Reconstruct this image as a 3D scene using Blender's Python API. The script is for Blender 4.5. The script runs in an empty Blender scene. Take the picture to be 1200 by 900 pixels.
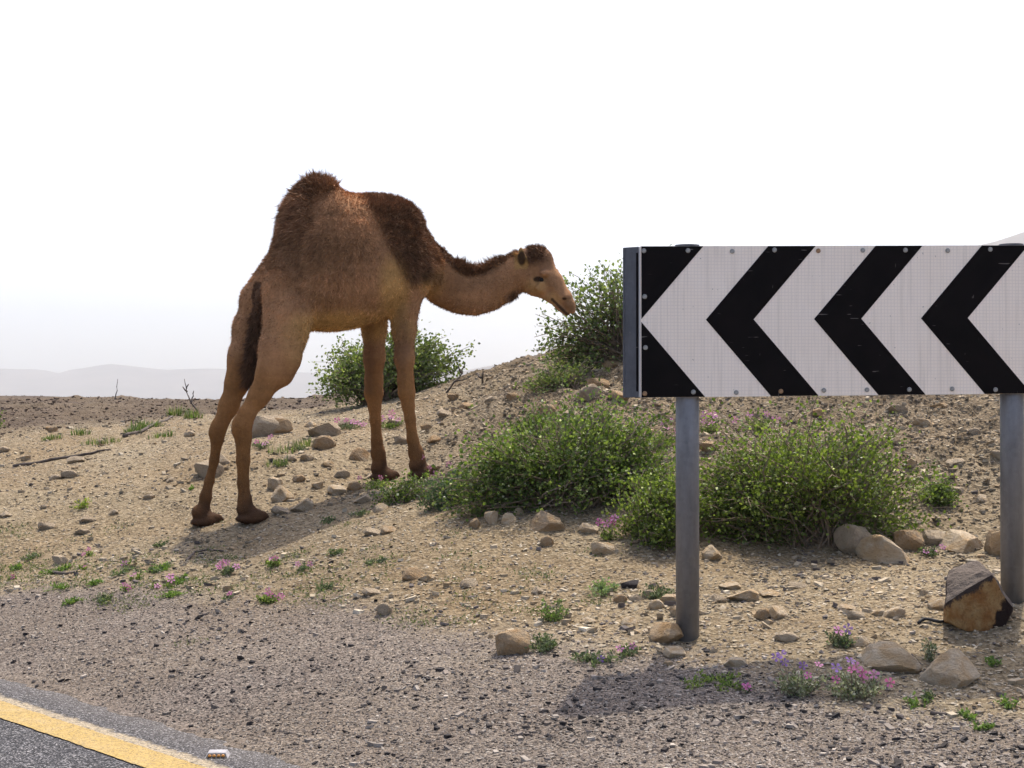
import bpy, bmesh, math, random
import numpy as np
from mathutils import Vector, Matrix

# ------------------------------------------------------------------ camera, sky, sun, exposure
scene = bpy.context.scene
COL = scene.collection
CAM_H = 1.2
F_PX = 2000.0
PITCH = math.atan(22.0 / F_PX)
cam_data = bpy.data.cameras.new('camera')
cam = bpy.data.objects.new('camera', cam_data)
COL.objects.link(cam)
cam_data.sensor_width = 36.0
cam_data.lens = 60.0
cam_data.clip_start = 0.1
cam_data.clip_end = 60000.0
cam.location = (0, 0, CAM_H)
cam.rotation_euler = (math.pi / 2 + PITCH, 0, 0)
scene.camera = cam

SUN_EL = math.radians(62)
SUN_AZ = math.radians(20)          # towards +X from +Y: the sun stands behind the scene, to the right
world = bpy.data.worlds.new('World')
scene.world = world
world.use_nodes = True
wn = world.node_tree
sky = wn.nodes.new('ShaderNodeTexSky')
sky.sky_type = 'NISHITA'
sky.sun_disc = False
sky.sun_elevation = SUN_EL
sky.sun_rotation = SUN_AZ
sky.air_density = 0.55
sky.dust_density = 3.2
sky.ozone_density = 0.6
bg = wn.nodes['Background']
bg.inputs['Strength'].default_value = 0.15
wn.links.new(sky.outputs[0], bg.inputs['Color'])

sun_data = bpy.data.lights.new('sun', 'SUN')
sun_data.energy = 2.0
sun_data.angle = math.radians(0.9)
sun_data.color = (1.0, 0.91, 0.77)
sun = bpy.data.objects.new('sun', sun_data)
COL.objects.link(sun)
sdir = Vector((math.sin(SUN_AZ) * math.cos(SUN_EL), math.cos(SUN_AZ) * math.cos(SUN_EL), math.sin(SUN_EL)))
sun.rotation_euler = sdir.to_track_quat('Z', 'Y').to_euler()
sun.location = (4, 12, 20)

scene.view_settings.view_transform = 'Standard'
scene.view_settings.look = 'None'
scene.view_settings.gamma = 1.0
scene.view_settings.use_curve_mapping = False
scene.view_settings.exposure = 1.45
scene.render.engine = 'CYCLES'
cy = scene.cycles
cy.max_bounces = 8
cy.diffuse_bounces = 3
cy.glossy_bounces = 2
cy.transmission_bounces = 4
cy.transparent_max_bounces = 8
cy.volume_bounces = 3
cy.sample_clamp_indirect = 6.0
cy.use_denoising = True
cy.denoiser = 'OPENIMAGEDENOISE'
cy.use_adaptive_sampling = True
cy.adaptive_threshold = 0.01

# ------------------------------------------------------------------ helpers
rng = np.random.default_rng(7)
random.seed(7)
CP, SP = math.cos(PITCH), math.sin(PITCH)

def ray(px, py):
    a = (px - 600.0) / F_PX
    b = (450.0 - py) / F_PX
    return np.array([a, CP - b * SP, SP + b * CP])

def at(px, py, Y):
    """World point at depth Y seen at photograph position (px, py): used to measure the place."""
    d = ray(px, py)
    return np.array([0, 0, CAM_H]) + d * (Y / d[1])

def project(p):
    q = p - np.array([0, 0, CAM_H])
    fz = q[..., 1] * CP + q[..., 2] * SP
    up = -q[..., 1] * SP + q[..., 2] * CP
    return 600 + F_PX * q[..., 0] / fz, 450 - F_PX * up / fz

def sstep(a, b, x):
    t = np.clip((x - a) / (b - a), 0, 1)
    return t * t * (3 - 2 * t)

_tabs = {}
def vnoise2(x, y, seed=0):
    if seed not in _tabs:
        _tabs[seed] = np.random.default_rng(1000 + seed).random((256, 256)).astype(np.float32)
    T = _tabs[seed]
    xi = np.floor(x).astype(np.int64); yi = np.floor(y).astype(np.int64)
    fx = x - xi; fy = y - yi
    fx = fx * fx * (3 - 2 * fx); fy = fy * fy * (3 - 2 * fy)
    x0 = xi & 255; x1 = (xi + 1) & 255; y0 = yi & 255; y1 = (yi + 1) & 255
    return ((T[x0, y0] * (1 - fx) + T[x1, y0] * fx) * (1 - fy) + (T[x0, y1] * (1 - fx) + T[x1, y1] * fx) * fy) * 2 - 1

def fbm2(x, y, f, octv=4, seed=0, gain=0.5):
    s = 0; a = 1.0; n = 0
    for i in range(octv):
        s = s + a * vnoise2(x * f + 17.3 * i, y * f - 9.1 * i, seed + i)
        n += a; a *= gain; f *= 2.03
    return s / n

def fbm3(p, f, octv=3, seed=0):
    return (fbm2(p[:, 0], p[:, 1], f, octv, seed) + fbm2(p[:, 1], p[:, 2], f, octv, seed + 5) + fbm2(p[:, 2], p[:, 0], f, octv, seed + 9)) / 1.7

def link(name, me, mat=None, parent=None):
    o = bpy.data.objects.new(name, me)
    COL.objects.link(o)
    if mat is not None and me is not None and not me.materials:
        me.materials.append(mat)
    if parent is not None:
        o.parent = parent
    return o

def empty(name, loc=(0, 0, 0), rz=0.0):
    o = bpy.data.objects.new(name, None)
    o.empty_display_size = 0.1
    COL.objects.link(o)
    o.location = loc
    o.rotation_euler = (0, 0, rz)
    return o

def tag(o, label=None, cat=None, group=None, kind=None):
    if label: o['label'] = label
    if cat: o['category'] = cat
    if group: o['group'] = group
    if kind: o['kind'] = kind
    return o

def mesh_np(name, V, faces, col=None, smooth=False):
    """V (n,3); faces (m,k) int array of one size."""
    me = bpy.data.meshes.new(name)
    V = np.ascontiguousarray(V, dtype=np.float32)
    F = np.ascontiguousarray(faces, dtype=np.int32)
    m, k = F.shape
    me.vertices.add(len(V)); me.vertices.foreach_set('co', V.ravel())
    me.loops.add(m * k); me.loops.foreach_set('vertex_index', F.ravel())
    me.polygons.add(m)
    me.polygons.foreach_set('loop_start', np.arange(0, m * k, k, dtype=np.int32))
    try:
        me.polygons.foreach_set('loop_total', np.full(m, k, dtype=np.int32))
    except Exception:
        pass
    me.polygons.foreach_set('use_smooth', np.full(m, bool(smooth)))
    me.update(calc_edges=True)
    if col is not None:
        ca = me.color_attributes.new('Col', 'FLOAT_COLOR', 'POINT')
        c4 = np.ones((len(V), 4), dtype=np.float32); c4[:, :3] = col
        ca.data.foreach_set('color', c4.ravel())
    return me

def bm_mesh(name, bm, smooth=False):
    me = bpy.data.meshes.new(name)
    if smooth:
        for f in bm.faces: f.smooth = True
    bm.to_mesh(me); bm.free()
    return me

def bm_box(bm, c, s, rot=None):
    r = bmesh.ops.create_cube(bm, size=1.0)
    M = Matrix.Translation(Vector(c)) @ (rot.to_4x4() if rot else Matrix()) @ Matrix.Diagonal((s[0], s[1], s[2], 1))
    bmesh.ops.transform(bm, matrix=M, verts=r['verts'])
    return r['verts']

# ------------------------------------------------------------------ materials
class NT:
    def __init__(self, name):
        self.m = bpy.data.materials.new(name); self.m.use_nodes = True
        self.t = self.m.node_tree
        self.b = self.t.nodes['Principled BSDF']
        self.out = self.t.nodes['Material Output']
    def n(self, typ, **kw):
        nd = self.t.nodes.new(typ)
        for k, v in kw.items():
            if k.startswith('i_'):
                key = k[2:]
                nd.inputs[int(key) if key.isdigit() else key.replace('_', ' ')].default_value = v
            else:
                setattr(nd, k, v)
        return nd
    def l(self, a, b): self.t.links.new(a, b)
    def coords(self, out='Object'):
        return self.n('ShaderNodeTexCoord').outputs[out]
    def noise(self, co, scale, detail=4, rough=0.55, dist=0.0):
        nd = self.n('ShaderNodeTexNoise'); nd.inputs['Scale'].default_value = scale
        nd.inputs['Detail'].default_value = detail; nd.inputs['Roughness'].default_value = rough
        nd.inputs['Distortion'].default_value = dist
        self.l(co, nd.inputs['Vector']); return nd.outputs['Fac']
    def voro(self, co, scale, feature='F1', out='Distance', rnd=1.0):
        nd = self.n('ShaderNodeTexVoronoi', feature=feature); nd.inputs['Scale'].default_value = scale
        nd.inputs['Randomness'].default_value = rnd
        self.l(co, nd.inputs['Vector']); return nd.outputs[out]
    def ramp(self, fac, stops):
        nd = self.n('ShaderNodeValToRGB'); el = nd.color_ramp.elements
        while len(el) < len(stops): el.new(0.5)
        for e, (p, c) in zip(el, stops):
            e.position = p; e.color = (*c, 1) if len(c) == 3 else c
        self.l(fac, nd.inputs[0]); return nd.outputs[0]
    def mix(self, fac, a, b, mode='MIX'):
        nd = self.n('ShaderNodeMix', data_type='RGBA', blend_type=mode)
        for sock, v in ((nd.inputs[0], fac), (nd.inputs[6], a), (nd.inputs[7], b)):
            if isinstance(v, (int, float)): sock.default_value = v
            elif isinstance(v, tuple): sock.default_value = (*v, 1) if len(v) == 3 else v
            else: self.l(v, sock)
        return nd.outputs[2]
    def math(self, op, a, b=0.0, c=None):
        nd = self.n('ShaderNodeMath', operation=op)
        for i, v in enumerate((a, b, c)):
            if v is None: continue
            if isinstance(v, (int, float)): nd.inputs[i].default_value = v
            else: self.l(v, nd.inputs[i])
        return nd.outputs[0]
    def maprange(self, v, a, b, c=0.0, d=1.0):
        nd = self.n('ShaderNodeMapRange')
        nd.inputs[1].default_value = a; nd.inputs[2].default_value = b
        nd.inputs[3].default_value = c; nd.inputs[4].default_value = d
        self.l(v, nd.inputs[0]); return nd.outputs[0]
    def attr(self, name='Col', out='Color'):
        nd = self.n('ShaderNodeAttribute'); nd.attribute_name = name; return nd.outputs[out]
    def color(self, v):
        if isinstance(v, tuple): self.b.inputs['Base Color'].default_value = (*v, 1)
        else: self.l(v, self.b.inputs['Base Color'])
    def rough(self, v, spec=0.3):
        if isinstance(v, (int, float)): self.b.inputs['Roughness'].default_value = v
        else: self.l(v, self.b.inputs['Roughness'])
        self.b.inputs['Specular IOR Level'].default_value = spec
    def bump(self, h, strength=0.4, dist=0.01, prev=None):
        nd = self.n('ShaderNodeBump'); nd.inputs['Strength'].default_value = strength; nd.inputs['Distance'].default_value = dist
        self.l(h, nd.inputs['Height'])
        if prev is not None: self.l(prev, nd.inputs['Normal'])
        self.l(nd.outputs[0], self.b.inputs['Normal']); return nd.outputs[0]

MAT = {}

def m_ground():
    t = NT('ground'); co = t.coords()
    z = t.n('ShaderNodeSeparateColor'); t.l(t.attr('Col'), z.inputs[0])
    fine = t.noise(co, 85, 5, 0.7)
    mid = t.noise(co, 9, 5, 0.6)
    big = t.noise(co, 1.3, 4, 0.55)
    cell = t.n('ShaderNodeSeparateColor'); t.l(t.voro(co, 62, out='Color'), cell.inputs[0])
    cell2 = t.n('ShaderNodeSeparateColor'); t.l(t.voro(co, 130, out='Color'), cell2.inputs[0])
    sand = t.ramp(t.math('ADD', t.math('MULTIPLY', fine, 0.5), t.math('MULTIPLY', cell.outputs[0], 0.5)),
                  [(0.22, (0.135, 0.107, 0.070)), (0.45, (0.225, 0.187, 0.125)), (0.62, (0.28, 0.236, 0.162)), (0.85, (0.38, 0.335, 0.25))])
    sand = t.mix(t.maprange(big, 0.35, 0.7), sand, (0.93, 0.86, 0.78), 'MULTIPLY')
    grav = t.ramp(t.math('ADD', t.math('MULTIPLY', fine, 0.35), t.math('MULTIPLY', cell2.outputs[0], 0.65)),
                  [(0.15, (0.065, 0.056, 0.052)), (0.4, (0.165, 0.144, 0.130)), (0.65, (0.24, 0.211, 0.19)), (0.9, (0.41, 0.37, 0.33))])
    grav = t.mix(t.maprange(mid, 0.35, 0.65), grav, t.mix(1.0, grav, (0.80, 0.78, 0.79), 'MULTIPLY'))
    soil = t.ramp(t.math('ADD', t.math('MULTIPLY', fine, 0.4), t.math('MULTIPLY', mid, 0.6)),
                  [(0.3, (0.055, 0.041, 0.032)), (0.5, (0.092, 0.070, 0.054)), (0.7, (0.130, 0.103, 0.080))])
    c = t.mix(z.outputs[1], sand, soil)
    c = t.mix(z.outputs[0], c, grav)
    c = t.mix(1.0, c, (0.88, 0.85, 0.80), 'MULTIPLY')
    c = t.mix(t.maprange(t.noise(co, 0.8, 5, 0.6), 0.4, 0.62, 0, 0.5), c, t.mix(1.0, c, (0.72, 0.68, 0.64), 'MULTIPLY'))
    t.color(c); t.rough(0.95, 0.15)
    b1 = t.bump(t.voro(co, 55), 0.55, 0.012)
    b2 = t.bump(t.noise(co, 26, 5, 0.65), 0.7, 0.03, b1)
    return t.m

def m_asphalt():
    t = NT('asphalt'); co = t.coords()
    sp = t.n('ShaderNodeSeparateXYZ'); t.l(co, sp.inputs[0])
    cell = t.n('ShaderNodeSeparateColor'); t.l(t.voro(co, 190, out='Color'), cell.inputs[0])
    c = t.ramp(cell.outputs[0], [(0.1, (0.010, 0.010, 0.011)), (0.5, (0.036, 0.036, 0.039)), (0.78, (0.078, 0.078, 0.082)), (0.97, (0.30, 0.29, 0.29))])
    c = t.mix(t.maprange(t.noise(co, 5, 4), 0.4, 0.7), c, t.mix(1.0, c, (0.75, 0.75, 0.78), 'MULTIPLY'))
    # dusty outer strip with a worn older line along the yellow one
    n1 = t.noise(co, 14, 5, 0.7)
    d = t.math('ADD', sp.outputs[1], t.math('MULTIPLY', t.math('SUBTRACT', n1, 0.5), 0.12))
    band = t.math('MULTIPLY', t.maprange(d, -0.005, 0.01), t.maprange(d, 0.075, 0.05))
    worn = t.math('MULTIPLY', band, t.maprange(t.noise(co, 70, 4, 0.75), 0.38, 0.60, 0.15, 0.85))
    c = t.mix(worn, c, (0.46, 0.38, 0.25))
    dust = t.math('MULTIPLY', t.maprange(d, 0.02, 0.26), t.maprange(t.noise(co, 120, 3, 0.8), 0.42, 0.62, 0.05, 0.70))
    c = t.mix(dust, c, (0.18, 0.16, 0.142))
    t.color(c); t.rough(0.85, 0.15)
    t.bump(t.voro(co, 160), 0.7, 0.005)
    return t.m

def m_yellow():
    t = NT('yellow_paint'); co = t.coords()
    c = t.mix(t.maprange(t.noise(co, 25, 5, 0.7), 0.3, 0.7), (0.36, 0.25, 0.075), (0.42, 0.305, 0.12))
    w = t.maprange(t.noise(co, 110, 5, 0.8), 0.50, 0.64)
    c = t.mix(t.math('MULTIPLY', w, 0.75), c, (0.10, 0.09, 0.085))
    w2 = t.maprange(t.noise(co, 6, 4, 0.6), 0.5, 0.75)
    c = t.mix(t.math('MULTIPLY', w2, 0.3), c, (0.42, 0.34, 0.22))
    vc = t.n('ShaderNodeSeparateColor'); t.l(t.voro(co, 190, out='Color'), vc.inputs[0])
    c = t.mix(t.maprange(vc.outputs[0], 0.5, 0.95, 0, 0.7), c, t.mix(1.0, c, (0.42, 0.40, 0.42), 'MULTIPLY'))
    t.color(c); t.rough(0.8, 0.15)
    t.bump(t.voro(co, 160), 0.6, 0.004)
    return t.m

def m_vcol(name, rough=0.9, spec=0.15, jitter=0.0, bump=0.0, scale=60):
    t = NT(name); c = t.attr('Col')
    if jitter:
        nz = t.noise(t.coords(), scale, 4, 0.7)
        c = t.mix(t.maprange(nz, 0.3, 0.7, 0, jitter), c, t.mix(1.0, c, (0.45, 0.42, 0.40), 'MULTIPLY'))
    t.color(c); t.rough(rough, spec)
    if bump: t.bump(t.noise(t.coords(), scale * 1.5, 4, 0.7), bump, 0.01)
    return t.m

def m_leaf(name, trans=0.4, spec=0.25, rough=0.55):
    t = NT(name); c = t.attr('Col')
    t.color(c); t.rough(rough, spec)
    tr = t.n('ShaderNodeBsdfTranslucent')
    t.l(t.mix(1.0, c, (1.15, 1.3, 0.65), 'MULTIPLY'), tr.inputs['Color'])
    mx = t.n('ShaderNodeMixShader'); mx.inputs[0].default_value = trans
    t.l(t.b.outputs[0], mx.inputs[1]); t.l(tr.outputs[0], mx.inputs[2])
    t.l(mx.outputs[0], t.out.inputs['Surface'])
    return t.m

def m_rock(name, pale, tan, dark, amount=0.5):
    t = NT(name); co = t.coords()
    oi = t.n('ShaderNodeObjectInfo')
    off = t.n('ShaderNodeVectorMath', operation='ADD')
    t.l(co, off.inputs[0])
    cx = t.n('ShaderNodeCombineXYZ'); t.l(t.math('MULTIPLY', oi.outputs['Random'], 37.0), cx.inputs[0]); t.l(t.math('MULTIPLY', oi.outputs['Random'], 11.0), cx.inputs[1])
    t.l(cx.outputs[0], off.inputs[1]); v = off.outputs[0]
    n1 = t.noise(v, 2.2, 6, 0.62, 0.4); n2 = t.noise(v, 11, 6, 0.7)
    c = t.mix(t.maprange(n1, 0.5 - 0.12 * amount - 0.03, 0.62), pale, tan)
    c = t.mix(t.maprange(n2, 0.55, 0.75, 0, 0.7), c, dark)
    c = t.mix(t.math('MULTIPLY', oi.outputs['Random'], 0.45), c, t.mix(1.0, c, (0.72, 0.70, 0.70), 'MULTIPLY'))
    t.color(c); t.rough(0.92, 0.2)
    b = t.bump(n2, 0.6, 0.12)
    t.bump(t.noise(v, 34, 4, 0.7), 0.4, 0.05, b)
    return t.m

def m_plain(name, c, rough=0.6, metal=0.0, spec=0.4, nscale=None, var=0.3, bump=0.0):
    t = NT(name)
    if nscale:
        nz = t.noise(t.coords(), nscale, 5, 0.65)
        t.color(t.mix(t.maprange(nz, 0.3, 0.7, 0, 1), tuple(x * (1 - var) for x in c), tuple(min(1, x * (1 + var)) for x in c)))
        if bump: t.bump(nz, bump, 0.01)
    else:
        t.color(c)
    t.rough(rough, spec); t.b.inputs['Metallic'].default_value = metal
    return t.m

def m_sheeting():
    t = NT('white_sheeting'); co = t.coords()
    sp = t.n('ShaderNodeSeparateXYZ'); t.l(co, sp.inputs[0])
    def grid(s):
        fx = t.math('FRACT', t.math('MULTIPLY', s, 1 / 0.0135))
        return t.math('GREATER_THAN', t.math('ABSOLUTE', t.math('SUBTRACT', fx, 0.5)), 0.39)
    g = t.math('MAXIMUM', grid(sp.outputs[0]), grid(sp.outputs[2]))
    nz = t.noise(co, 4, 5, 0.6)
    base = t.mix(t.maprange(nz, 0.3, 0.7), (0.90, 0.78, 0.65), (0.94, 0.825, 0.70))
    c = t.mix(t.math('MULTIPLY', g, 0.20), base, (0.42, 0.38, 0.38))
    spk = t.maprange(t.noise(co, 60, 2, 0.5), 0.72, 0.74)
    c = t.mix(t.math('MULTIPLY', spk, 0.6), c, (0.2, 0.17, 0.15))
    st = t.n('ShaderNodeMapping'); st.inputs['Scale'].default_value = (22, 1, 1.2); t.l(co, st.inputs[0])
    c = t.mix(t.maprange(t.noise(st.outputs[0], 2, 4, 0.6), 0.5, 0.8, 0, 0.38), c, (0.45, 0.38, 0.30))
    t.color(c); t.rough(0.42, 0.5)
    return t.m

def m_black_film():
    t = NT('black_film'); co = t.coords()
    nz = t.noise(co, 7, 5, 0.65)
    c = t.mix(t.maprange(nz, 0.35, 0.7), (0.004, 0.003, 0.003), (0.009, 0.0065, 0.0065))
    mp = t.n('ShaderNodeMapping'); mp.inputs['Scale'].default_value = (7, 1, 60); mp.inputs['Rotation'].default_value = (0, 0.2, 0); t.l(co, mp.inputs[0])
    sc = t.maprange(t.noise(mp.outputs[0], 1.6, 2, 0.5), 0.70, 0.73)
    c = t.mix(t.math('MULTIPLY', sc, 0.5), c, (0.25, 0.22, 0.2))
    mp2 = t.n('ShaderNodeMapping'); mp2.inputs['Scale'].default_value = (40, 1, 9); mp2.inputs['Location'].default_value = (3, 0, 5); t.l(co, mp2.inputs[0])
    sc2 = t.maprange(t.noise(mp2.outputs[0], 1.5, 2, 0.5), 0.72, 0.75)
    c = t.mix(t.math('MULTIPLY', sc2, 0.4), c, (0.2, 0.18, 0.17))
    t.color(c); t.rough(t.maprange(nz, 0.3, 0.7, 0.6, 0.75), 0.08)
    return t.m

def m_galv(name, c, rough=0.5):
    t = NT(name); co = t.coords()
    mp = t.n('ShaderNodeMapping'); mp.inputs['Scale'].default_value = (9, 9, 2.0); t.l(co, mp.inputs[0])
    n1 = t.noise(mp.outputs[0], 3, 5, 0.6)
    vc = t.n('ShaderNodeSeparateColor'); t.l(t.voro(co, 55, out='Color'), vc.inputs[0])
    f = t.math('ADD', t.math('MULTIPLY', n1, 0.88), t.math('MULTIPLY', vc.outputs[0], 0.12))
    cc = t.mix(t.maprange(f, 0.3, 0.7), tuple(x * 0.72 for x in c), tuple(x * 1.15 for x in c))
    st = t.maprange(t.noise(co, 38, 4, 0.7), 0.66, 0.74)
    cc = t.mix(t.math('MULTIPLY', st, 0.15), cc, (0.30, 0.26, 0.22))
    t.color(cc); t.rough(rough, 0.5); t.b.inputs['Metallic'].default_value = 0.35
    return t.m

MAT['ground'] = m_ground()
MAT['asphalt'] = m_asphalt()
MAT['yellow'] = m_yellow()
MAT['pebble'] = m_vcol('pebble', 0.92, 0.2)
MAT['leaf'] = m_leaf('leaf', 0.38)
MAT['greyleaf'] = m_leaf('grey_leaf', 0.25, 0.15, 0.8)
MAT['petal'] = m_leaf('petal', 0.4, 0.2, 0.7)
MAT['bark'] = m_plain('bark', (0.20, 0.155, 0.11), 0.9, spec=0.15, nscale=40, var=0.45)
MAT['dead'] = m_plain('dead_wood', (0.10, 0.082, 0.07), 0.9, spec=0.15, nscale=30, var=0.5)
MAT['rock_pale'] = m_rock('rock_pale', (0.55, 0.455, 0.325), (0.46, 0.325, 0.18), (0.25, 0.185, 0.125), 0.4)
MAT['rock_orange'] = m_rock('rock_orange', (0.43, 0.34, 0.23), (0.38, 0.245, 0.12), (0.16, 0.10, 0.06), 1.2)
MAT['rock_grey'] = m_rock('rock_grey', (0.47, 0.385, 0.275), (0.39, 0.305, 0.205), (0.26, 0.20, 0.14), 0.8)
MAT['rock_dark'] = m_rock('rock_dark', (0.062, 0.055, 0.055), (0.045, 0.04, 0.04), (0.022, 0.02, 0.02), 0.5)
MAT['sheeting'] = m_sheeting()
MAT['black'] = m_black_film()
MAT['galv'] = m_galv('galvanised_steel', (0.18, 0.18, 0.185))
MAT['side'] = m_galv('dark_steel', (0.085, 0.088, 0.10), 0.42)
MAT['alu'] = m_plain('aluminium_edge', (0.55, 0.53, 0.52), 0.45, 0.6)
MAT['rivet'] = m_plain('rivet', (0.27, 0.265, 0.245), 0.5, 0.4, nscale=60, var=0.5)
MAT['rust'] = m_plain('rusty_rivet', (0.28, 0.17, 0.09), 0.7, 0.2, nscale=60, var=0.5)

# ------------------------------------------------------------------ terrain
Aw = at(0, 822, 1.0); Bw = at(240, 900, 1.0)
def flat(px, py):
    d = ray(px, py); return (np.array([0, 0, CAM_H]) - d * (CAM_H / d[2]))[:2]
A2, B2 = flat(0, 822), flat(240, 900)
RD = (B2 - A2) / np.linalg.norm(B2 - A2)          # along the road
RN = np.array([-RD[1], RD[0]])
if RN[1] < 0: RN = -RN                             # towards the verge
def road_sd(x, y):
    return (x - A2[0]) * RN[0] + (y - A2[1]) * RN[1]
def road_s(x, y):
    return (x - A2[0]) * RD[0] + (y - A2[1]) * RD[1]

ctrl_px = [
 (810, 752, 6.73), (1195, 697, 7.0), (295, 606, 9.75), (237, 610, 9.95), (495, 550, 10.55), (447, 555, 10.75),
 (650, 605, 8.6), (930, 645, 8.2), (1150, 640, 8.3), (490, 610, 8.8), (300, 640, 9.1), (400, 690, 7.9), (600, 700, 7.55),
 (0, 700, 8.8), (100, 690, 8.6), (0, 600, 10.5), (120, 600, 10.3), (0, 520, 13.3), (100, 530, 12.4), (200, 515, 12.6), (150, 497, 14.6), (20, 505, 15.0), (230, 488, 14.8),
 (310, 500, 12.8), (560, 440, 14.0), (640, 419, 13.4), (735, 402, 13.0), (900, 370, 13.0), (1100, 345, 13.0), (1300, 335, 13.0),
 (900, 475, 10.6), (1150, 475, 10.5), (900, 545, 9.2), (1150, 560, 9.1), (735, 440, 11.3), (640, 470, 11.0), (560, 490, 11.3),
 (480, 500, 11.9), (420, 486, 13.3), (380, 510, 11.8), (350, 545, 10.8), (560, 560, 9.7), (440, 473, 16.0), (340, 482, 16.0),
 (1000, 790, 6.25), (700, 780, 6.45), (1150, 800, 6.2), (1300, 700, 7.1), (1400, 560, 9.0),
 (0, 478, 24), (200, 480, 24), (400, 478, 24), (0, 461, 40), (200, 466, 40), (380, 471, 40), (-400, 461, 40), (-200, 500, 16), (-300, 600, 10.4),
 (600, 470, 24), (800, 420, 22), (1100, 380, 22), (700, 472, 40), (1200, 440, 40),
]
CT = [at(*c) for c in ctrl_px]
for s in np.arange(-9, 9.1, 1.5):
    p = A2 + RD * s + RN * 0.22; CT.append(np.array([p[0], p[1], 0.0]))
    p = A2 + RD * s - RN * 3.0; CT.append(np.array([p[0], p[1], 0.0]))
CT = np.array(CT)
def tps_fit(C, lam=0.02):
    n = len(C); r2 = ((C[:, None, :2] - C[None, :, :2]) ** 2).sum(-1)
    K = 0.5 * r2 * np.log(np.maximum(r2, 1e-9))
    P = np.c_[np.ones(n), C[:, :2]]
    M = np.block([[K + lam * np.eye(n), P], [P.T, np.zeros((3, 3))]])
    return np.linalg.solve(M, np.r_[C[:, 2], 0, 0, 0])
WT = tps_fit(CT)
def tps(x, y):
    out = WT[-3] + WT[-2] * x + WT[-1] * y
    for w, c in zip(WT[:-3], CT):
        r2 = (x - c[0]) ** 2 + (y - c[1]) ** 2
        out = out + w * 0.5 * r2 * np.log(np.maximum(r2, 1e-9))
    return out

def grow(a, step, lim, f=1.09):
    out = []
    while a < lim:
        step *= f; a += step; out.append(a)
    return out
xs = np.arange(-5.6, 5.61, 0.021)
xs = np.r_[[-v for v in grow(5.6, 0.021, 8500)][::-1], xs, grow(5.6, 0.021, 8500)]
ys = [4.2]
while ys[-1] < 17.5: ys.append(ys[-1] * 1.0028)
ys = np.r_[[4.2 - v for v in grow(0.0, 0.03, 3000, 1.15)][::-1], ys, grow(ys[-1], 0.05, 7800, 1.06)]
GX, GY = np.meshgrid(xs, ys)
cx_, cy_ = np.clip(GX, -14, 14), np.clip(GY, 0.5, 42)
GZ = tps(cx_, cy_)
edge = np.maximum(np.maximum(np.abs(GX) - 10, GY - 38), 0)
GZ = GZ + (-4.0 - GZ) * sstep(0, 40, edge)
SD = road_sd(GX, GY); SS = road_s(GX, GY)
back = sstep(-7.5, -9.0, SD)
GZ = np.where(SD < -3, GZ * 0, GZ)
# relief: rough rubble on the mound, soft ripples on the sand, clods on the far soil
zn = fbm2(GX, GY, 0.9, 3, 3)
mound = sstep(0.55, 1.0, GZ) * sstep(-0.6, 0.8, GX + 0.05 * GY) * sstep(24, 16, GY)
soilm = sstep(0.0, 1.2, GY - 14.4 + 0.5 * fbm2(GX, GY, 0.5, 3, 11)) * sstep(1.0, -0.6, GX + 1.2)
gravb = 1.42 + 0.22 * SS + 0.30 * fbm2(GX, GY, 1.1, 4, 21) + 0.10 * fbm2(GX, GY, 9, 3, 25)
gravm = sstep(0.22, -0.22, SD - gravb) * sstep(-30, -20, SS)
near = sstep(60, 25, GY)
rel = 0.018 * fbm2(GX, GY, 1.7, 3, 31) + 0.010 * fbm2(GX, GY, 6, 3, 35) + 0.008 * fbm2(GX, GY, 19, 2, 38)
rel = rel + mound * (0.055 * fbm2(GX, GY, 2.6, 3, 41) + 0.045 * fbm2(GX, GY, 8, 3, 44) + 0.022 * fbm2(GX, GY, 21, 2, 47))
rel = rel + soilm * (0.05 * fbm2(GX, GY, 1.8, 4, 51) + 0.03 * fbm2(GX, GY, 6, 3, 55))
rel = rel * (1 - 0.55 * gravm) * near
vs = sstep(0.15, 0.75, SD)
GZ = GZ * sstep(0.1, 0.6, SD) + rel * vs
# the asphalt lies on top inside its ragged edge
eg = 0.24 + 0.06 * fbm2(GX, GY, 3, 3, 61) + 0.03 * fbm2(GX, GY, 14, 2, 64)
GZ = np.where(SD < 3.5, GZ + (-0.03 + 0.036 * sstep(-0.05, 0.05, SD - eg)) * sstep(1.2, 0.5, SD), GZ)
GZ = np.where(SD < -7.3, GZ + 0.05 * sstep(-7.3, -8.5, SD), GZ)
def zg(x, y):
    x = np.asarray(x, dtype=float); y = np.asarray(y, dtype=float)
    i = np.clip(np.searchsorted(xs, x) - 1, 0, len(xs) - 2); j = np.clip(np.searchsorted(ys, y) - 1, 0, len(ys) - 2)
    fx = np.clip((x - xs[i]) / (xs[i + 1] - xs[i]), 0, 1); fy = np.clip((y - ys[j]) / (ys[j + 1] - ys[j]), 0, 1)
    return (GZ[j, i] * (1 - fx) + GZ[j, i + 1] * fx) * (1 - fy) + (GZ[j + 1, i] * (1 - fx) + GZ[j + 1, i + 1] * fx) * fy
def grid_at(G, x, y):
    i = np.clip(np.searchsorted(xs, x), 0, len(xs) - 1); j = np.clip(np.searchsorted(ys, y), 0, len(ys) - 1)
    return G[j, i]
_YY = np.arange(4.8, 45, 0.015)
def hit(px, py):
    """Where the line of sight through (px, py) first meets the ground."""
    d = ray(px, py); X = d[0] / d[1] * _YY; Z = CAM_H + d[2] / d[1] * _YY
    below = np.nonzero(Z <= zg(X, _YY))[0]
    k = below[0] if len(below) else len(_YY) - 1
    return np.array([X[k], _YY[k], float(zg(X[k], _YY[k]))])

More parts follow.
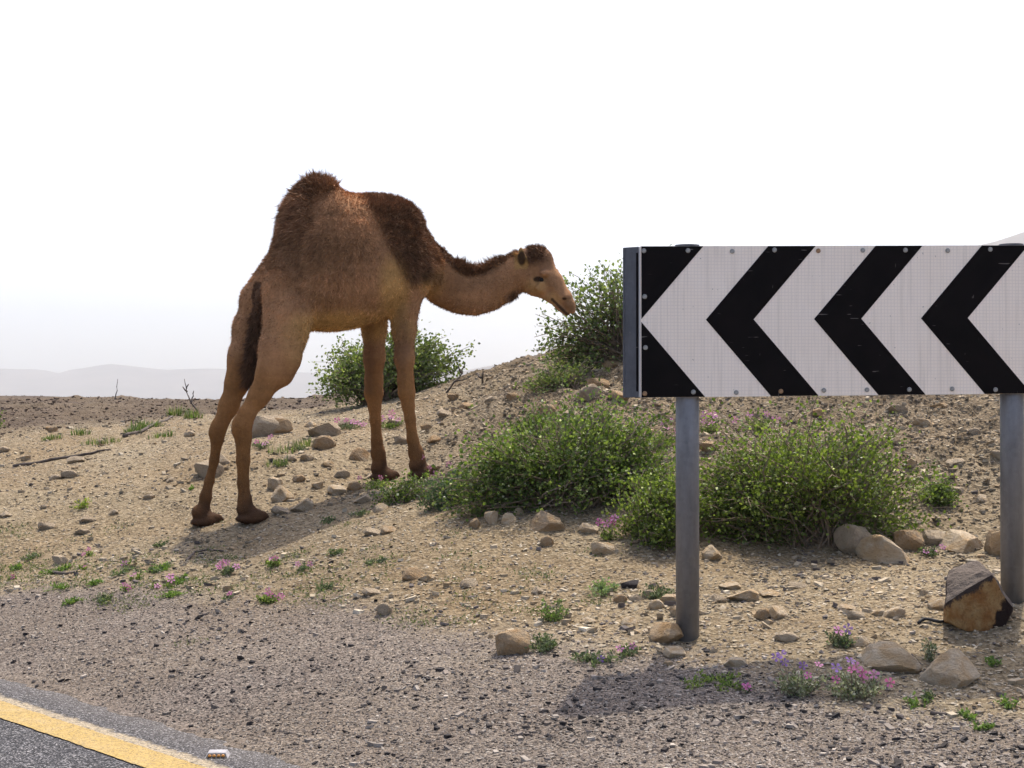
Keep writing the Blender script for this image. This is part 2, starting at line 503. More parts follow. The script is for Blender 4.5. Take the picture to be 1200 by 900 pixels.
ny, nx = GX.shape
idx = np.arange(ny * nx).reshape(ny, nx)
quads = np.stack([idx[:-1, :-1], idx[:-1, 1:], idx[1:, 1:], idx[1:, :-1]], -1).reshape(-1, 4)
farb = sstep(22, 50, GY) * 0.5
gcol = np.stack([gravm * np.clip(0.85 + 0.3 * zn, 0, 1), np.clip(np.maximum(soilm * (0.8 + 0.3 * zn), mound * (0.45 + 0.5 * fbm2(GX, GY, 1.6, 3, 71))), 0, 1), farb], -1).reshape(-1, 3)
gme = mesh_np('ground', np.stack([GX, GY, GZ], -1).reshape(-1, 3), quads, gcol, True)
g = link('ground', gme, MAT['ground']); tag(g, kind='structure')

# road sheet, its local x runs along the road, y = 0 on the outer edge of the yellow line
ang = math.atan2(RD[1], RD[0])
flip = 1.0 if (-math.sin(ang) * RN[0] + math.cos(ang) * RN[1]) > 0 else -1.0
def road_grid(name, y0, y1, z, nx=240, half=60.0, jit=0.0):
    X = np.linspace(-half, half, nx); Y = np.array([y0, y1])
    YJ = np.repeat(Y[None], nx, 0) + jit * np.stack([fbm2(X, X * 0 + k * 7, 22, 3, 66) + .6 * fbm2(X, X * 0 + k * 5, 2.5, 2, 68) for k in (0, 1)], -1)
    V = np.stack([np.repeat(X[:, None], 2, 1), YJ * flip, np.full((nx, 2), z)], -1).reshape(-1, 3)
    i = np.arange(nx - 1) * 2
    F = np.stack([i, i + 2, i + 3, i + 1], -1)
    if flip < 0: F = F[:, ::-1]
    return mesh_np(name, V, F)
road = link('road', road_grid('road', -7.4, 0.42, 0.0), MAT['asphalt']); tag(road, kind='structure')
road.location = (A2[0], A2[1], 0); road.rotation_euler = (0, 0, ang)
LW = 0.155
yl = link('road_marking', road_grid('road_marking', -LW, 0.0, 0.004, 9000, 60.0, 0.005), MAT['yellow'])
yl.location = road.location; yl.rotation_euler = road.rotation_euler
tag(yl, kind='structure')
#PART2
# ------------------------------------------------------------------ mountains and haze
MAT['mountain'] = m_plain('mountain', (0.16, 0.135, 0.12), 0.95, spec=0.1, nscale=0.004, var=0.3)
def mountain(name, prof, Y, depth, seed, n=160, m=26, rough=0.05):
    """prof: (photo x, photo y of the ridge) -> a ridge with real height and depth at distance Y."""
    P = np.array([at(a, b, Y) for a, b in prof])
    X = np.linspace(P[0, 0], P[-1, 0], n); H = np.interp(X, P[:, 0], P[:, 2])
    U = np.linspace(-1, 1, m)
    XX, UU = np.meshgrid(X, U)
    fall = np.clip(1 - np.abs(UU) ** 1.15, 0, 1)
    base = -6.0
    HH = np.repeat(H[None], m, 0)
    ex = np.minimum(sstep(0, 0.04, (XX - X[0]) / (X[-1] - X[0])), sstep(0, 0.04, (X[-1] - XX) / (X[-1] - X[0])))
    rel = 1 + rough * fbm2(XX / Y * 30, UU * 2 + seed, 1.0, 5, seed) + 0.35 * (1 - fall) * fbm2(XX / Y * 45, UU * 1.5, 1.0, 4, seed + 7)
    Z = base + (HH - base) * fall * rel * ex
    V = np.stack([XX, Y + UU * depth + depth * 0.12 * fbm2(XX / Y * 12, UU, 1, 3, seed + 3), Z], -1).reshape(-1, 3)
    ix = np.arange(m * n).reshape(m, n)
    F = np.stack([ix[:-1, :-1], ix[:-1, 1:], ix[1:, 1:], ix[1:, :-1]], -1).reshape(-1, 4)
    o = link(name, mesh_np(name, V, F, None, True), MAT['mountain']); tag(o, kind='structure')
    return o
mountain('mountain', [(-900, 440), (-500, 425), (-200, 440), (-60, 432), (0, 431), (45, 431), (70, 437), (85, 432), (130, 426), (165, 429), (200, 432), (260, 430), (330, 434), (420, 440), (520, 446), (640, 452), (900, 455)], 6500, 900, 1)
mountain('mountain', [(380, 472), (430, 452), (500, 438), (545, 434), (575, 428), (605, 425), (680, 418), (760, 402), (860, 380), (960, 350), (1060, 312), (1130, 288), (1165, 278), (1200, 266), (1260, 250), (1340, 244), (1500, 265), (1700, 330)], 3800, 900, 4, rough=0.006)

hz = bmesh.new(); bm_box(hz, (0, 2500, 232), (19600, 13000, 490))
hme = bm_mesh('haze', hz)
hm = bpy.data.materials.new('haze'); hm.use_nodes = True
ht = hm.node_tree; ht.nodes.clear()
ho = ht.nodes.new('ShaderNodeOutputMaterial'); hv = ht.nodes.new('ShaderNodeVolumePrincipled')
hv.inputs['Color'].default_value = (0.69, 0.73, 0.75, 1); hv.inputs['Density'].default_value = 0.00020
hv.inputs['Anisotropy'].default_value = 0.0
ht.links.new(hv.outputs[0], ho.inputs['Volume'])
haze = link('haze', hme, hm); tag(haze, kind='stuff', label='pale dusty haze in the desert air', cat='haze')

# ------------------------------------------------------------------ chevron sign
def tube(bm, pts, radii, seg=8, cap=True):
    pts = [Vector(p) for p in pts]; rings = []
    up = Vector((0, 0, 1))
    for i, p in enumerate(pts):
        d = (pts[min(i + 1, len(pts) - 1)] - pts[max(i - 1, 0)]).normalized()
        a = d.cross(up)
        if a.length < 1e-3: a = d.cross(Vector((1, 0, 0)))
        a.normalize(); b = d.cross(a).normalized()
        rings.append([bm.verts.new(p + (a * math.cos(t) + b * math.sin(t)) * radii[i]) for t in [2 * math.pi * k / seg for k in range(seg)]])
    for r0, r1 in zip(rings, rings[1:]):
        for k in range(seg):
            bm.faces.new((r0[k], r0[(k + 1) % seg], r1[(k + 1) % seg], r1[k]))
    if cap:
        bm.faces.new(rings[0]); bm.faces.new(rings[-1][::-1])
    bmesh.ops.recalc_face_normals(bm, faces=bm.faces[:])

SY = 6.73
SPX = F_PX / SY                                   # photograph pixels per metre at the sign
foot = at(810, 752, SY + 0.12)
sb = at(750.5, 466, SY)
stop = at(750.5, 288.5, SY)
BH = stop[2] - sb[2]; BL = 1.86
SROT = math.radians(5.0)
sign = empty('chevron_sign', (sb[0], sb[1], float(zg(foot[0], foot[1]))), SROT)
tag(sign, 'black and white chevron board pointing left on two grey steel posts', 'road sign')
z0 = sb[2] - sign.location.z; TILT = 0.0105       # the board rises a hair towards its far end
def sheet(name, poly, y, t, mat, parent=None):
    """A flat panel in the board's plane: (u, v) outline, front face at local y, thickness t behind it."""
    bm = bmesh.new()
    fr = [bm.verts.new((u, y, z0 + v + u * TILT)) for u, v in poly]
    bk = [bm.verts.new((u, y + t, z0 + v + u * TILT)) for u, v in poly]
    bm.faces.new(fr); bm.faces.new(bk[::-1])
    for i in range(len(poly)):
        j = (i + 1) % len(poly); bm.faces.new((fr[i], bk[i], bk[j], fr[j]))
    bmesh.ops.recalc_face_normals(bm, faces=bm.faces[:])
    return link(name, bm_mesh(name, bm), mat, parent or sign)
FRONT = sheet('front_panel', [(0, 0), (BL, 0), (BL, BH), (0, BH)], 0.0, 0.003, MAT['sheeting'])
tip = BH * 0.512
DXT, DXB = 0.2515, 0.262                            # run of a chevron edge from its point to the top and bottom edge
e = 0.0006
def clip_u(u): return min(max(u, 0.004), BL - 0.001)
sheet('black_corner', [(0.004, tip + 0.004), (0.252, BH - e), (0.004, BH - e)], -0.0014, 0.0012, MAT['black'], FRONT)
sheet('black_corner', [(0.004, e), (0.258, e), (0.004, tip - 0.008)], -0.0014, 0.0012, MAT['black'], FRONT)
PITCHU = 0.4365; W_B = 0.192
for i in range(4):
    u = 0.262 + i * PITCHU
    pts = [(u, tip), (u + DXB, e), (u + DXB + W_B, e), (u + W_B, tip), (u + DXT + W_B, BH - e), (u + DXT, BH - e)]
    if u + DXB + W_B > BL:
        if u + W_B < BL:
            fr = (BL - 0.001 - (u + W_B))
            pts = [(u, tip), (u + DXB, e), (BL - .001, e), (BL - .001, tip - (tip) * fr / DXB), (u + W_B, tip), (BL - .001, tip + (BH - tip) * fr / DXT), (BL - .001, BH - e), (u + DXT, BH - e)]
        else:
            continue
    sheet('black_chevron', pts, -0.0014, 0.0012, MAT['black'], FRONT)
# folded edge, side plates and back board: the sign is a shallow steel box round its posts
DEP = 0.115
def box_part(name, c, s, mat, rz=0.0):
    bm = bmesh.new(); bm_box(bm, (0, 0, 0), s)
    bmesh.ops.bevel(bm, geom=bm.edges[:], offset=0.0012, segments=1, affect='EDGES')
    bmesh.ops.transform(bm, matrix=Matrix.Translation(Vector(c)) @ Matrix.Rotation(rz, 4, 'Z'), verts=bm.verts[:])
    for v in bm.verts: v.co.z += v.co.x * TILT
    return link(name, bm_mesh(name, bm), mat, sign)
box_part('folded_edge', (-0.0030, 0.006, z0 + BH / 2), (0.004, 0.014, BH - 0.002), MAT['alu'])
box_part('side_plate', (-0.0300, 0.0345, z0 + BH / 2), (0.066, 0.004, BH - 0.001), MAT['side'], math.radians(-38))
box_part('side_rib', (-0.0105, 0.0150, z0 + BH / 2), (0.007, 0.007, BH - 0.05), MAT['black'], math.radians(-38))
box_part('side_rib', (-0.0550, 0.0560, z0 + BH / 2), (0.008, 0.012, BH - 0.002), MAT['side'], math.radians(-38))
box_part('side_plate', (BL - 0.004, DEP / 2 + 0.008, z0 + BH / 2), (0.004, DEP - 0.01, BH - 0.006), MAT['side'])
box_part('back_panel', (BL / 2 - 0.02, DEP + 0.006, z0 + BH / 2), (BL + 0.03, 0.004, BH - 0.006), MAT['side'])
ang_ = SROT
def post(u):
    y = 0.055
    wx = sign.location.x + math.cos(ang_) * u - math.sin(ang_) * y; wy = sign.location.y + math.sin(ang_) * u + math.cos(ang_) * y
    zb = float(zg(wx, wy)) - sign.location.z - 0.12
    bm = bmesh.new(); tube(bm, [(u, y, zb), (u, y, z0 + BH + u * TILT + 0.004)], [0.0465, 0.0465], 28)
    p = link('post', bm_mesh('post', bm, True), MAT['galv'], sign)
    bm = bmesh.new(); tube(bm, [(u, y, z0 + BH + u * TILT + 0.002), (u, y, z0 + BH + u * TILT + 0.009)], [0.049, 0.049], 28)
    link('post_cap', bm_mesh('post_cap', bm, False), MAT['side'], p)
    for v in (0.09, BH - 0.1):
        bm = bmesh.new(); tube(bm, [(u, y, z0 + v + u * TILT - 0.015), (u, y, z0 + v + u * TILT + 0.015)], [0.0485, 0.0485], 28)
        link('clamp', bm_mesh('clamp', bm, True), MAT['side'], p)
post(0.198); post(1.53)
def rivet_mesh():
    bm = bmesh.new()
    rings = []
    for r, h in ((0.0098, 0.0), (0.0095, 0.0016), (0.0075, 0.003), (0.004, 0.0034)):
        rings.append([bm.verts.new((r * math.cos(a), -h, r * math.sin(a))) for a in [2 * math.pi * k / 12 for k in range(12)]])
    for r0, r1 in zip(rings, rings[1:]):
        for k in range(12): bm.faces.new((r0[k], r0[(k + 1) % 12], r1[(k + 1) % 12], r1[k]))
    bm.faces.new(rings[-1])
    bmesh.ops.recalc_face_normals(bm, faces=bm.faces[:])
    return bm_mesh('rivet', bm)
rvm = rivet_mesh(); rvm2 = rvm.copy(); rvm.materials.append(MAT['rivet']); rvm2.materials.append(MAT['rust'])
rr = random.Random(3)
rpos = [(0.016 + k * 0.1755 + rr.uniform(-.004, .004), BH - 0.0185 + rr.uniform(-.003, .003)) for k in range(11)]
rpos += [(0.022 + k * 0.1755 + 0.012 + rr.uniform(-.004, .004), 0.0195 + rr.uniform(-.003, .003)) for k in range(1, 11)]
rpos += [(0.017, BH * 0.667), (0.02, BH * 0.33), (0.017, 0.016)]
for k, (u, v) in enumerate(rpos):
    if u > BL - 0.01: continue
    o = link('rivet', rvm2 if k in (4, 13, 23) else rvm, None, FRONT); o.location = (u, -0.0014 if True else 0, z0 + v + u * TILT)

# ------------------------------------------------------------------ camel
HEAD = math.radians(35)
P0 = at(300, 480, 9.8)
CR = np.array([P0[0], P0[1], float(zg(P0[0], P0[1]))])       # root on the ground under the tail
HX = np.array([math.cos(HEAD), math.sin(HEAD), 0.0]); HY = np.array([-math.sin(HEAD), math.cos(HEAD), 0.0])
def to_local(p):
    q = np.asarray(p) - CR
    return np.stack([q @ HX, q @ HY, q[..., 2]], -1)
def to_world(p):
    return CR + p[..., :1] * HX + p[..., 1:2] * HY + p[..., 2:3] * np.array([0, 0, 1.0])
def L(px, py, s=0.0):
    """Point of the camel seen at (px, py) that lies s metres left of its middle plane."""
    d = ray(px, py); o = np.array([0, 0, CAM_H]) - CR - HY * s
    t = -(o @ HY) / (d @ HY)
    return to_local(np.array([0, 0, CAM_H]) + d * t)
def LY(px, py, Y): return to_local(at(px, py, Y))

VOX = 0.0075
lo = np.array([-0.34, -0.50, -0.20]); hi = np.array([2.45, 0.50, 2.15])
N = np.ceil((hi - lo) / VOX).astype(int) + 1
D = np.full(N, 1.0, dtype=np.float32)
AX = [lo[i] + VOX * np.arange(N[i]) for i in range(3)]
def window(a, b, pad):
    s0 = np.clip(np.floor((a - pad - lo) / VOX).astype(int), 0, N - 1); s1 = np.clip(np.ceil((b + pad - lo) / VOX).astype(int) + 1, 1, N)
    sl = tuple(slice(int(u), int(v)) for u, v in zip(s0, s1))
    X, Y, Z = np.meshgrid(AX[0][sl[0]], AX[1][sl[1]], AX[2][sl[2]], indexing='ij')
    return sl, X.astype(np.float32), Y.astype(np.float32), Z.astype(np.float32)
def blend(sl, d, k, sub=False):
    cur = D[sl]
    if sub:
        d = -d
        h = np.clip(0.5 - 0.5 * (cur - d) / k, 0, 1); D[sl] = cur * (1 - h) + d * h + k * h * (1 - h); return
    h = np.clip(0.5 + 0.5 * (cur - d) / k, 0, 1)
    D[sl] = cur * h * 0 + (cur * (1 - h) + d * h) - k * h * (1 - h)
def cone(p0, r0, p1, r1, k=0.03, lat=None, ls=1.0, sub=False):
    p0 = np.asarray(p0, float); p1 = np.asarray(p1, float); R = max(r0, r1)
    sl, X, Y, Z = window(np.minimum(p0, p1) - R, np.maximum(p0, p1) + R, k + 0.02)
    Q = np.stack([X, Y, Z], -1)
    ax = p1 - p0; t = np.clip(((Q - p0) @ ax) / max(ax @ ax, 1e-9), 0, 1)
    E = Q - (p0 + t[..., None] * ax)
    if lat is not None:
        E = E + (ls - 1) * (E @ lat)[..., None] * lat
    blend(sl, np.linalg.norm(E, axis=-1) - (r0 + t * (r1 - r0)), k, sub)
def ell(c, r, k=0.03, A=None, sub=False):
    c = np.asarray(c, float); r = np.asarray(r, float); R = r.max()
    sl, X, Y, Z = window(c - R, c + R, k + 0.02)
    Q = np.stack([X, Y, Z], -1) - c
    if A is not None: Q = Q @ np.asarray(A).T
    q = np.linalg.norm(Q / r, axis=-1)
    blend(sl, (q - 1) * q / np.maximum(np.linalg.norm(Q / r ** 2, axis=-1), 1e-6), k, sub)
LAT = np.array([0, 1.0, 0])
def chain(pts, k=0.03, lat=LAT, ls=1.0):
    for (a, ra), (b, rb) in zip(pts, pts[1:]): cone(a, ra, b, rb, k, lat, ls)

# trunk: stations from rump to chest (photo x, top, bottom, half width)
ST = [(309, 350, 408, .07), (313, 329, 424, .13), (318, 310, 428, .175), (325, 290, 420, .205), (333, 264, 410, .235), (341, 239, 398, .26), (350, 222, 391, .28), (360, 213, 388, .30),
      (370, 211, 387, .315), (382, 214, 388, .33), (392, 220, 388, .335), (402, 226, 387, .34), (425, 229, 382, .335), (450, 231, 373, .305), (467, 241, 362, .265), (484, 258, 351, .215), (497, 277, 342, .17), (508, 298, 330, .10)]
sx, stop_, sbot, sw = [], [], [], []
for a, t_, b_, w in ST:
    pt, pb = L(a, t_), L(a, b_)
    sx.append((pt[0] + pb[0]) / 2); stop_.append(pt[2]); sbot.append(pb[2]); sw.append(w)
sx = np.array(sx)
sl, X, Y, Z = window(np.array([sx[0], -.36, min(sbot)]), np.array([sx[-1], .36, max(stop_)]), 0.06)
xi = AX[0][sl[0]]
def itp(v):
    f = np.interp(xi, sx, v); k = np.ones(7) / 7; f = np.convolve(np.pad(f, 3, mode='edge'), k, 'valid'); return f[:, None, None].astype(np.float32)
T_, B_, W_ = itp(stop_), itp(sbot), itp(sw)
Cz = B_ + (T_ - B_) * 0.40
hz_ = np.where(Z > Cz, T_ - Cz, Cz - B_)
yy = np.abs(Y) / W_; zz = np.abs(Z - Cz) / hz_
zpow = np.where(Z > Cz, 1.75, 2.1)
q = (yy ** 2 + zz ** zpow) ** 0.5
endd = np.maximum(sx[0] - X, X - sx[-1])
d = np.maximum((q - 1) * np.minimum(W_, hz_) * 0.9, endd * 1.0)
blend(sl, d.astype(np.float32), 0.02)

# shoulders, cape of thick wool, chest, hips
for s in (-1, 1):
    cone(L(470, 262, s * .10), .12, L(487, 325, s * .155), .10, .07, LAT, 1.5)
    cone(L(454, 254, s * .06), .09, L(494, 312, s * .12), .085, .05, LAT, 1.35)
    ell(L(467, 318, s * .19), (.10, .065, .17), .06)
    cone(L(327 if s < 0 else 324, 338, s * .12), .105, L(335 if s < 0 else 312, 392, s * .15), .125, .07, LAT, 1.45)
ell(L(461, 354, -0.02), (.055, .075, .065), .04)                                     # chest pad
ell(L(458, 357, -0.17), (.030, .035, .030), .015)                                    # elbow callus
# near hind leg
s = -.165
chain([(L(338, 372, s), .13), (L(328, 412, s), .118), (L(319, 437, s), .088), (L(304, 463, s), .056), (L(288, 487, s), .047)], .05, LAT, 1.35)
chain([(L(289, 486, s), .050), (L(284, 499, s), .053), (L(285, 512, s), .047), (L(285, 540, s), .037), (L(285, 566, s), .032), (L(287, 586, s), .037), (L(289, 596, s), .036)], .02, LAT, 1.1)
cone(L(278, 493, s), .020, L(277, 505, s), .026, .025)
cone(L(338, 425, s), .06, L(333, 440, s), .05, .05)
# far hind leg
s = .165
chain([(L(316, 330, s - .06), .075), (L(304, 355, s - .02), .100), (L(296, 385, s), .11), (L(285, 422, s), .088), (L(278, 448, s), .066), (L(268, 476, s), .053), (L(260, 494, s), .042)], .05, LAT, 1.35)
chain([(L(261, 492, s), .042), (L(256, 504, s), .043), (L(254.5, 515, s), .036), (L(251, 540, s), .026), (L(245.5, 563, s), .026), (L(241, 582, s), .033), (L(239, 596, s), .034)], .02, LAT, 1.1)
cone(L(252, 496, s), .018, L(249, 508, s), .022, .025)
# fore legs
s = -.15
chain([(L(482, 322, s), .12), (L(473, 362, s), .085), (L(473.5, 385, s), .068), (L(474, 420, s), .054), (L(475.5, 447, s), .049)], .045, LAT, 1.15)
chain([(L(475.5, 446, s), .049), (L(476.5, 460, s), .051), (L(478.5, 476, s), .037), (L(480.5, 490, s), .032), (L(483.5, 515, s), .034), (L(487.5, 531, s), .045), (L(490.5, 540, s), .046)], .02, LAT, 1.1)
s = .15
chain([(L(445, 330, s), .12), (L(438, 365, s), .085), (L(438.5, 385, s), .072), (L(438.5, 420, s), .060), (L(438, 446, s), .056)], .045, LAT, 1.15)
chain([(L(438, 446, s), .056), (L(438, 461, s), .058), (L(439, 477, s), .039), (L(440, 492, s), .034), (L(441.5, 516, s), .034), (L(443, 531, s), .044), (L(445, 541, s), .044)], .02, LAT, 1.1)
# feet: broad two-toed pads on the ground
feet = []
for (fx, fy, s) in ((290, 604, -.165), (237, 606, .165), (491, 549, -.15), (446, 554, .15)):
    c = L(fx, fy, s); w = to_world(c[None])[0]; gz = float(zg(w[0], w[1])) - CR[2]
    fz = gz + 0.022
    cone((c[0] - .02, c[1], fz + .055), .043, (c[0] + .035, c[1], fz + .022), .042, .025, LAT, .95)
    for t in (-1, 1):
        gw = to_world(np.array([[c[0] + .085, c[1] + t * .034, 0]]))[0]; gz2 = float(zg(gw[0], gw[1])) - CR[2]
        cone((c[0] + .02, c[1] + t * .028, fz + .012), .040, (c[0] + .080, c[1] + t * .033, max(gz2, gz) + .024), .026, .014)
        cone((c[0] + .098, c[1] + t * .033, max(gz2, gz) + .026), .013, (c[0] + .116, c[1] + t * .033, max(gz2, gz) + .014), .008, .008)
    ell((c[0] + .018, c[1], fz), (.088, .072, .028), .016)
    feet.append((c, gz))
# neck: swings back towards the road, head turned a little to the viewer
def nk(px, py, Y): return LY(px, py, Y)
NP = [(nk(489, 298, 10.40), .125), (nk(506, 317, 10.45), .134), (nk(522, 332, 10.51), .138), (nk(540, 341, 10.56), .130), (nk(556, 344, 10.60), .122), (nk(573, 340, 10.64), .118), (nk(590, 329, 10.66), .115), (nk(606, 318, 10.66), .108)]
chain(NP, .05, LAT, 1.4)
HD = math.radians(-22) - HEAD
HDX = np.array([math.cos(HD), math.sin(HD), 0]); HDY = np.array([-math.sin(HD), math.cos(HD), 0])
hc = LY(630, 316, 10.66)
def LH(px, py, s=0.0):
    d = to_local(at(px, py, 10.9)) - to_local(at(px, py, 10.4)); o = to_local(at(px, py, 10.4)) - hc - HDY * s
    t = -(o @ HDY) / (d @ HDY)
    return o + hc + HDY * s + d * t
cone(LH(617, 306), .082, LH(633, 304), .076, .04, HDY, 1.05)                          # cranium
cone(LH(613, 322), .092, LH(627, 331), .080, .04, HDY, 1.15)                          # cheek, jaw angle
cone(LH(634, 313), .080, LH(648, 330), .060, .04, HDY, 1.1)                           # upper face
cone(LH(648, 330), .060, LH(662, 349), .045, .03, HDY, 1.05)                          # nose
cone(LH(662, 349), .043, LH(668, 358), .032, .02, HDY, 0.95)                          # muzzle
cone(LH(668, 357), .030, LH(671, 364), .020, .015, HDY, 0.8)                          # upper lip
cone(LH(629, 335), .062, LH(646, 347), .041, .03, HDY, 1.15)                          # jaw
cone(LH(646, 348), .034, LH(657, 360), .022, .02, HDY, 0.95)
cone(LH(654.5, 358.5), .024, LH(664, 366.5), .021, .012, HDY, 0.75)                         # lower lip
for s in (-1, 1):
    ell(LH(639, 320.5, s * .070), (.040, .024, .020), .016)                         # brow
    ell(LH(635, 331.5, s * .066), (.024, .012, .011), .010)                           # lower lid
    ell(LH(634, 338, s * .055), (.040, .022, .026), .03)                              # cheek bone
    ell(LH(663.5, 348, s * .036), (.018, .014, .018), .015)                           # nostril rim
    cone(LH(615, 311, s * .066), .022, LH(611, 303, s * .096), .030, .015, HX, 1.15)  # ear
    cone(LH(611, 303, s * .096), .030, LH(610.5, 292.5, s * .108), .015, .012, HX, 1.15)
ell(LH(650.5, 318, .068), (.026, .022, .020), .014)                                   # far brow
for s in (-1, 1):
    ell(LH(611, 302, s * .128), (.013, .018, .034), .010, sub=True)                 # ear hollow
    ell(LH(634.5, 328, s * .082), (.020, .013, .011), .010, sub=True)                 # eye slit
    ell(LH(664.5, 350.5, s * .050), (.013, .008, .007), .006, sub=True)               # nostril
    cone(LH(650, 352, s * .050), .0060, LH(666, 367.5, s * .034), .0070, .006, sub=True)   # mouth line
cone(L(322, 312, .03), .065, L(306, 348, .11), .095, .07)
# tail
chain([(L(315, 326), .035), (L(307, 346), .038), (L(302, 375), .033), (L(298, 405), .026), (L(294.5, 430), .021), (L(292.5, 445), .015)], .02)

def surface_nets(D, lo, h):
    inside = D < 0
    nxs = tuple(n - 1 for n in D.shape)
    cnt = np.zeros(nxs, np.int8)
    for i in (0, 1):
        for j in (0, 1):
            for k in (0, 1):
                cnt += inside[i:i + nxs[0], j:j + nxs[1], k:k + nxs[2]]
    cell = np.argwhere((cnt > 0) & (cnt < 8))
    acc = np.zeros((len(cell), 3)); num = np.zeros(len(cell))
    cs = [(i, j, k) for i in (0, 1) for j in (0, 1) for k in (0, 1)]
    for a in cs:
        for ax in range(3):
            if a[ax]: continue
            b = list(a); b[ax] = 1
            va = D[cell[:, 0] + a[0], cell[:, 1] + a[1], cell[:, 2] + a[2]]; vb = D[cell[:, 0] + b[0], cell[:, 1] + b[1], cell[:, 2] + b[2]]
            m = (va < 0) != (vb < 0)
            t = va[m] / (va[m] - vb[m])
            p = np.tile(np.array(a, float), (m.sum(), 1)); p[:, ax] = t
            acc[m] += p; num[m] += 1
    V = lo + (cell + acc / num[:, None]) * h
    ids = np.full(nxs, -1, np.int64); ids[tuple(cell.T)] = np.arange(len(cell))
    Q = []
    for ax in range(3):
        s0 = [slice(None)] * 3; s1 = [slice(None)] * 3; s0[ax] = slice(0, -1); s1[ax] = slice(1, None)
        a, b = inside[tuple(s0)], inside[tuple(s1)]
        u, v = [(1, 2), (2, 0), (0, 1)][ax]
        E = np.argwhere(a != b); E = E[(E[:, u] > 0) & (E[:, v] > 0) & (E[:, u] < D.shape[u] - 1) & (E[:, v] < D.shape[v] - 1)]
        def cid(du, dv):
            c = E.copy(); c[:, u] += du; c[:, v] += dv; return ids[c[:, 0], c[:, 1], c[:, 2]]
        q = np.stack([cid(-1, -1), cid(0, -1), cid(0, 0), cid(-1, 0)], -1)
        fl = ~a[tuple(E.T)]
        q[fl] = q[fl][:, ::-1]
        Q.append(q)
    Q = np.concatenate(Q)
    return V, Q[(Q >= 0).all(1)]
CV, CQ = surface_nets(D, lo, VOX)
del D
# drop loose crumbs left by the carving: keep the largest connected shell
par = np.arange(len(CV))
EE = np.concatenate([CQ[:, [0, 1]], CQ[:, [1, 2]], CQ[:, [2, 3]]])
for _ in range(200):
    a = np.minimum(par[EE[:, 0]], par[EE[:, 1]]); old = par.copy()
    np.minimum.at(par, EE[:, 0], a); np.minimum.at(par, EE[:, 1], a); par = par[par]; par = par[par]
    if (par == old).all(): break
big = np.bincount(par).argmax(); keep = par == big
remap = np.cumsum(keep) - 1; CQ = remap[CQ[keep[CQ[:, 0]]]]; CV = CV[keep]
# light smoothing of the stair steps
for _ in range(3):
    acc = np.zeros_like(CV); num = np.zeros(len(CV))
    for a, b in ((0, 1), (1, 2), (2, 3), (3, 0)):
        np.add.at(acc, CQ[:, a], CV[CQ[:, b]]); np.add.at(num, CQ[:, a], 1)
    CV = CV * 0.5 + 0.5 * acc / num[:, None]
fn = np.cross(CV[CQ[:, 2]] - CV[CQ[:, 0]], CV[CQ[:, 3]] - CV[CQ[:, 1]])
CN = np.zeros_like(CV)
for k in range(4): np.add.at(CN, CQ[:, k], fn)
CN /= np.linalg.norm(CN, axis=1)[:, None] + 1e-12

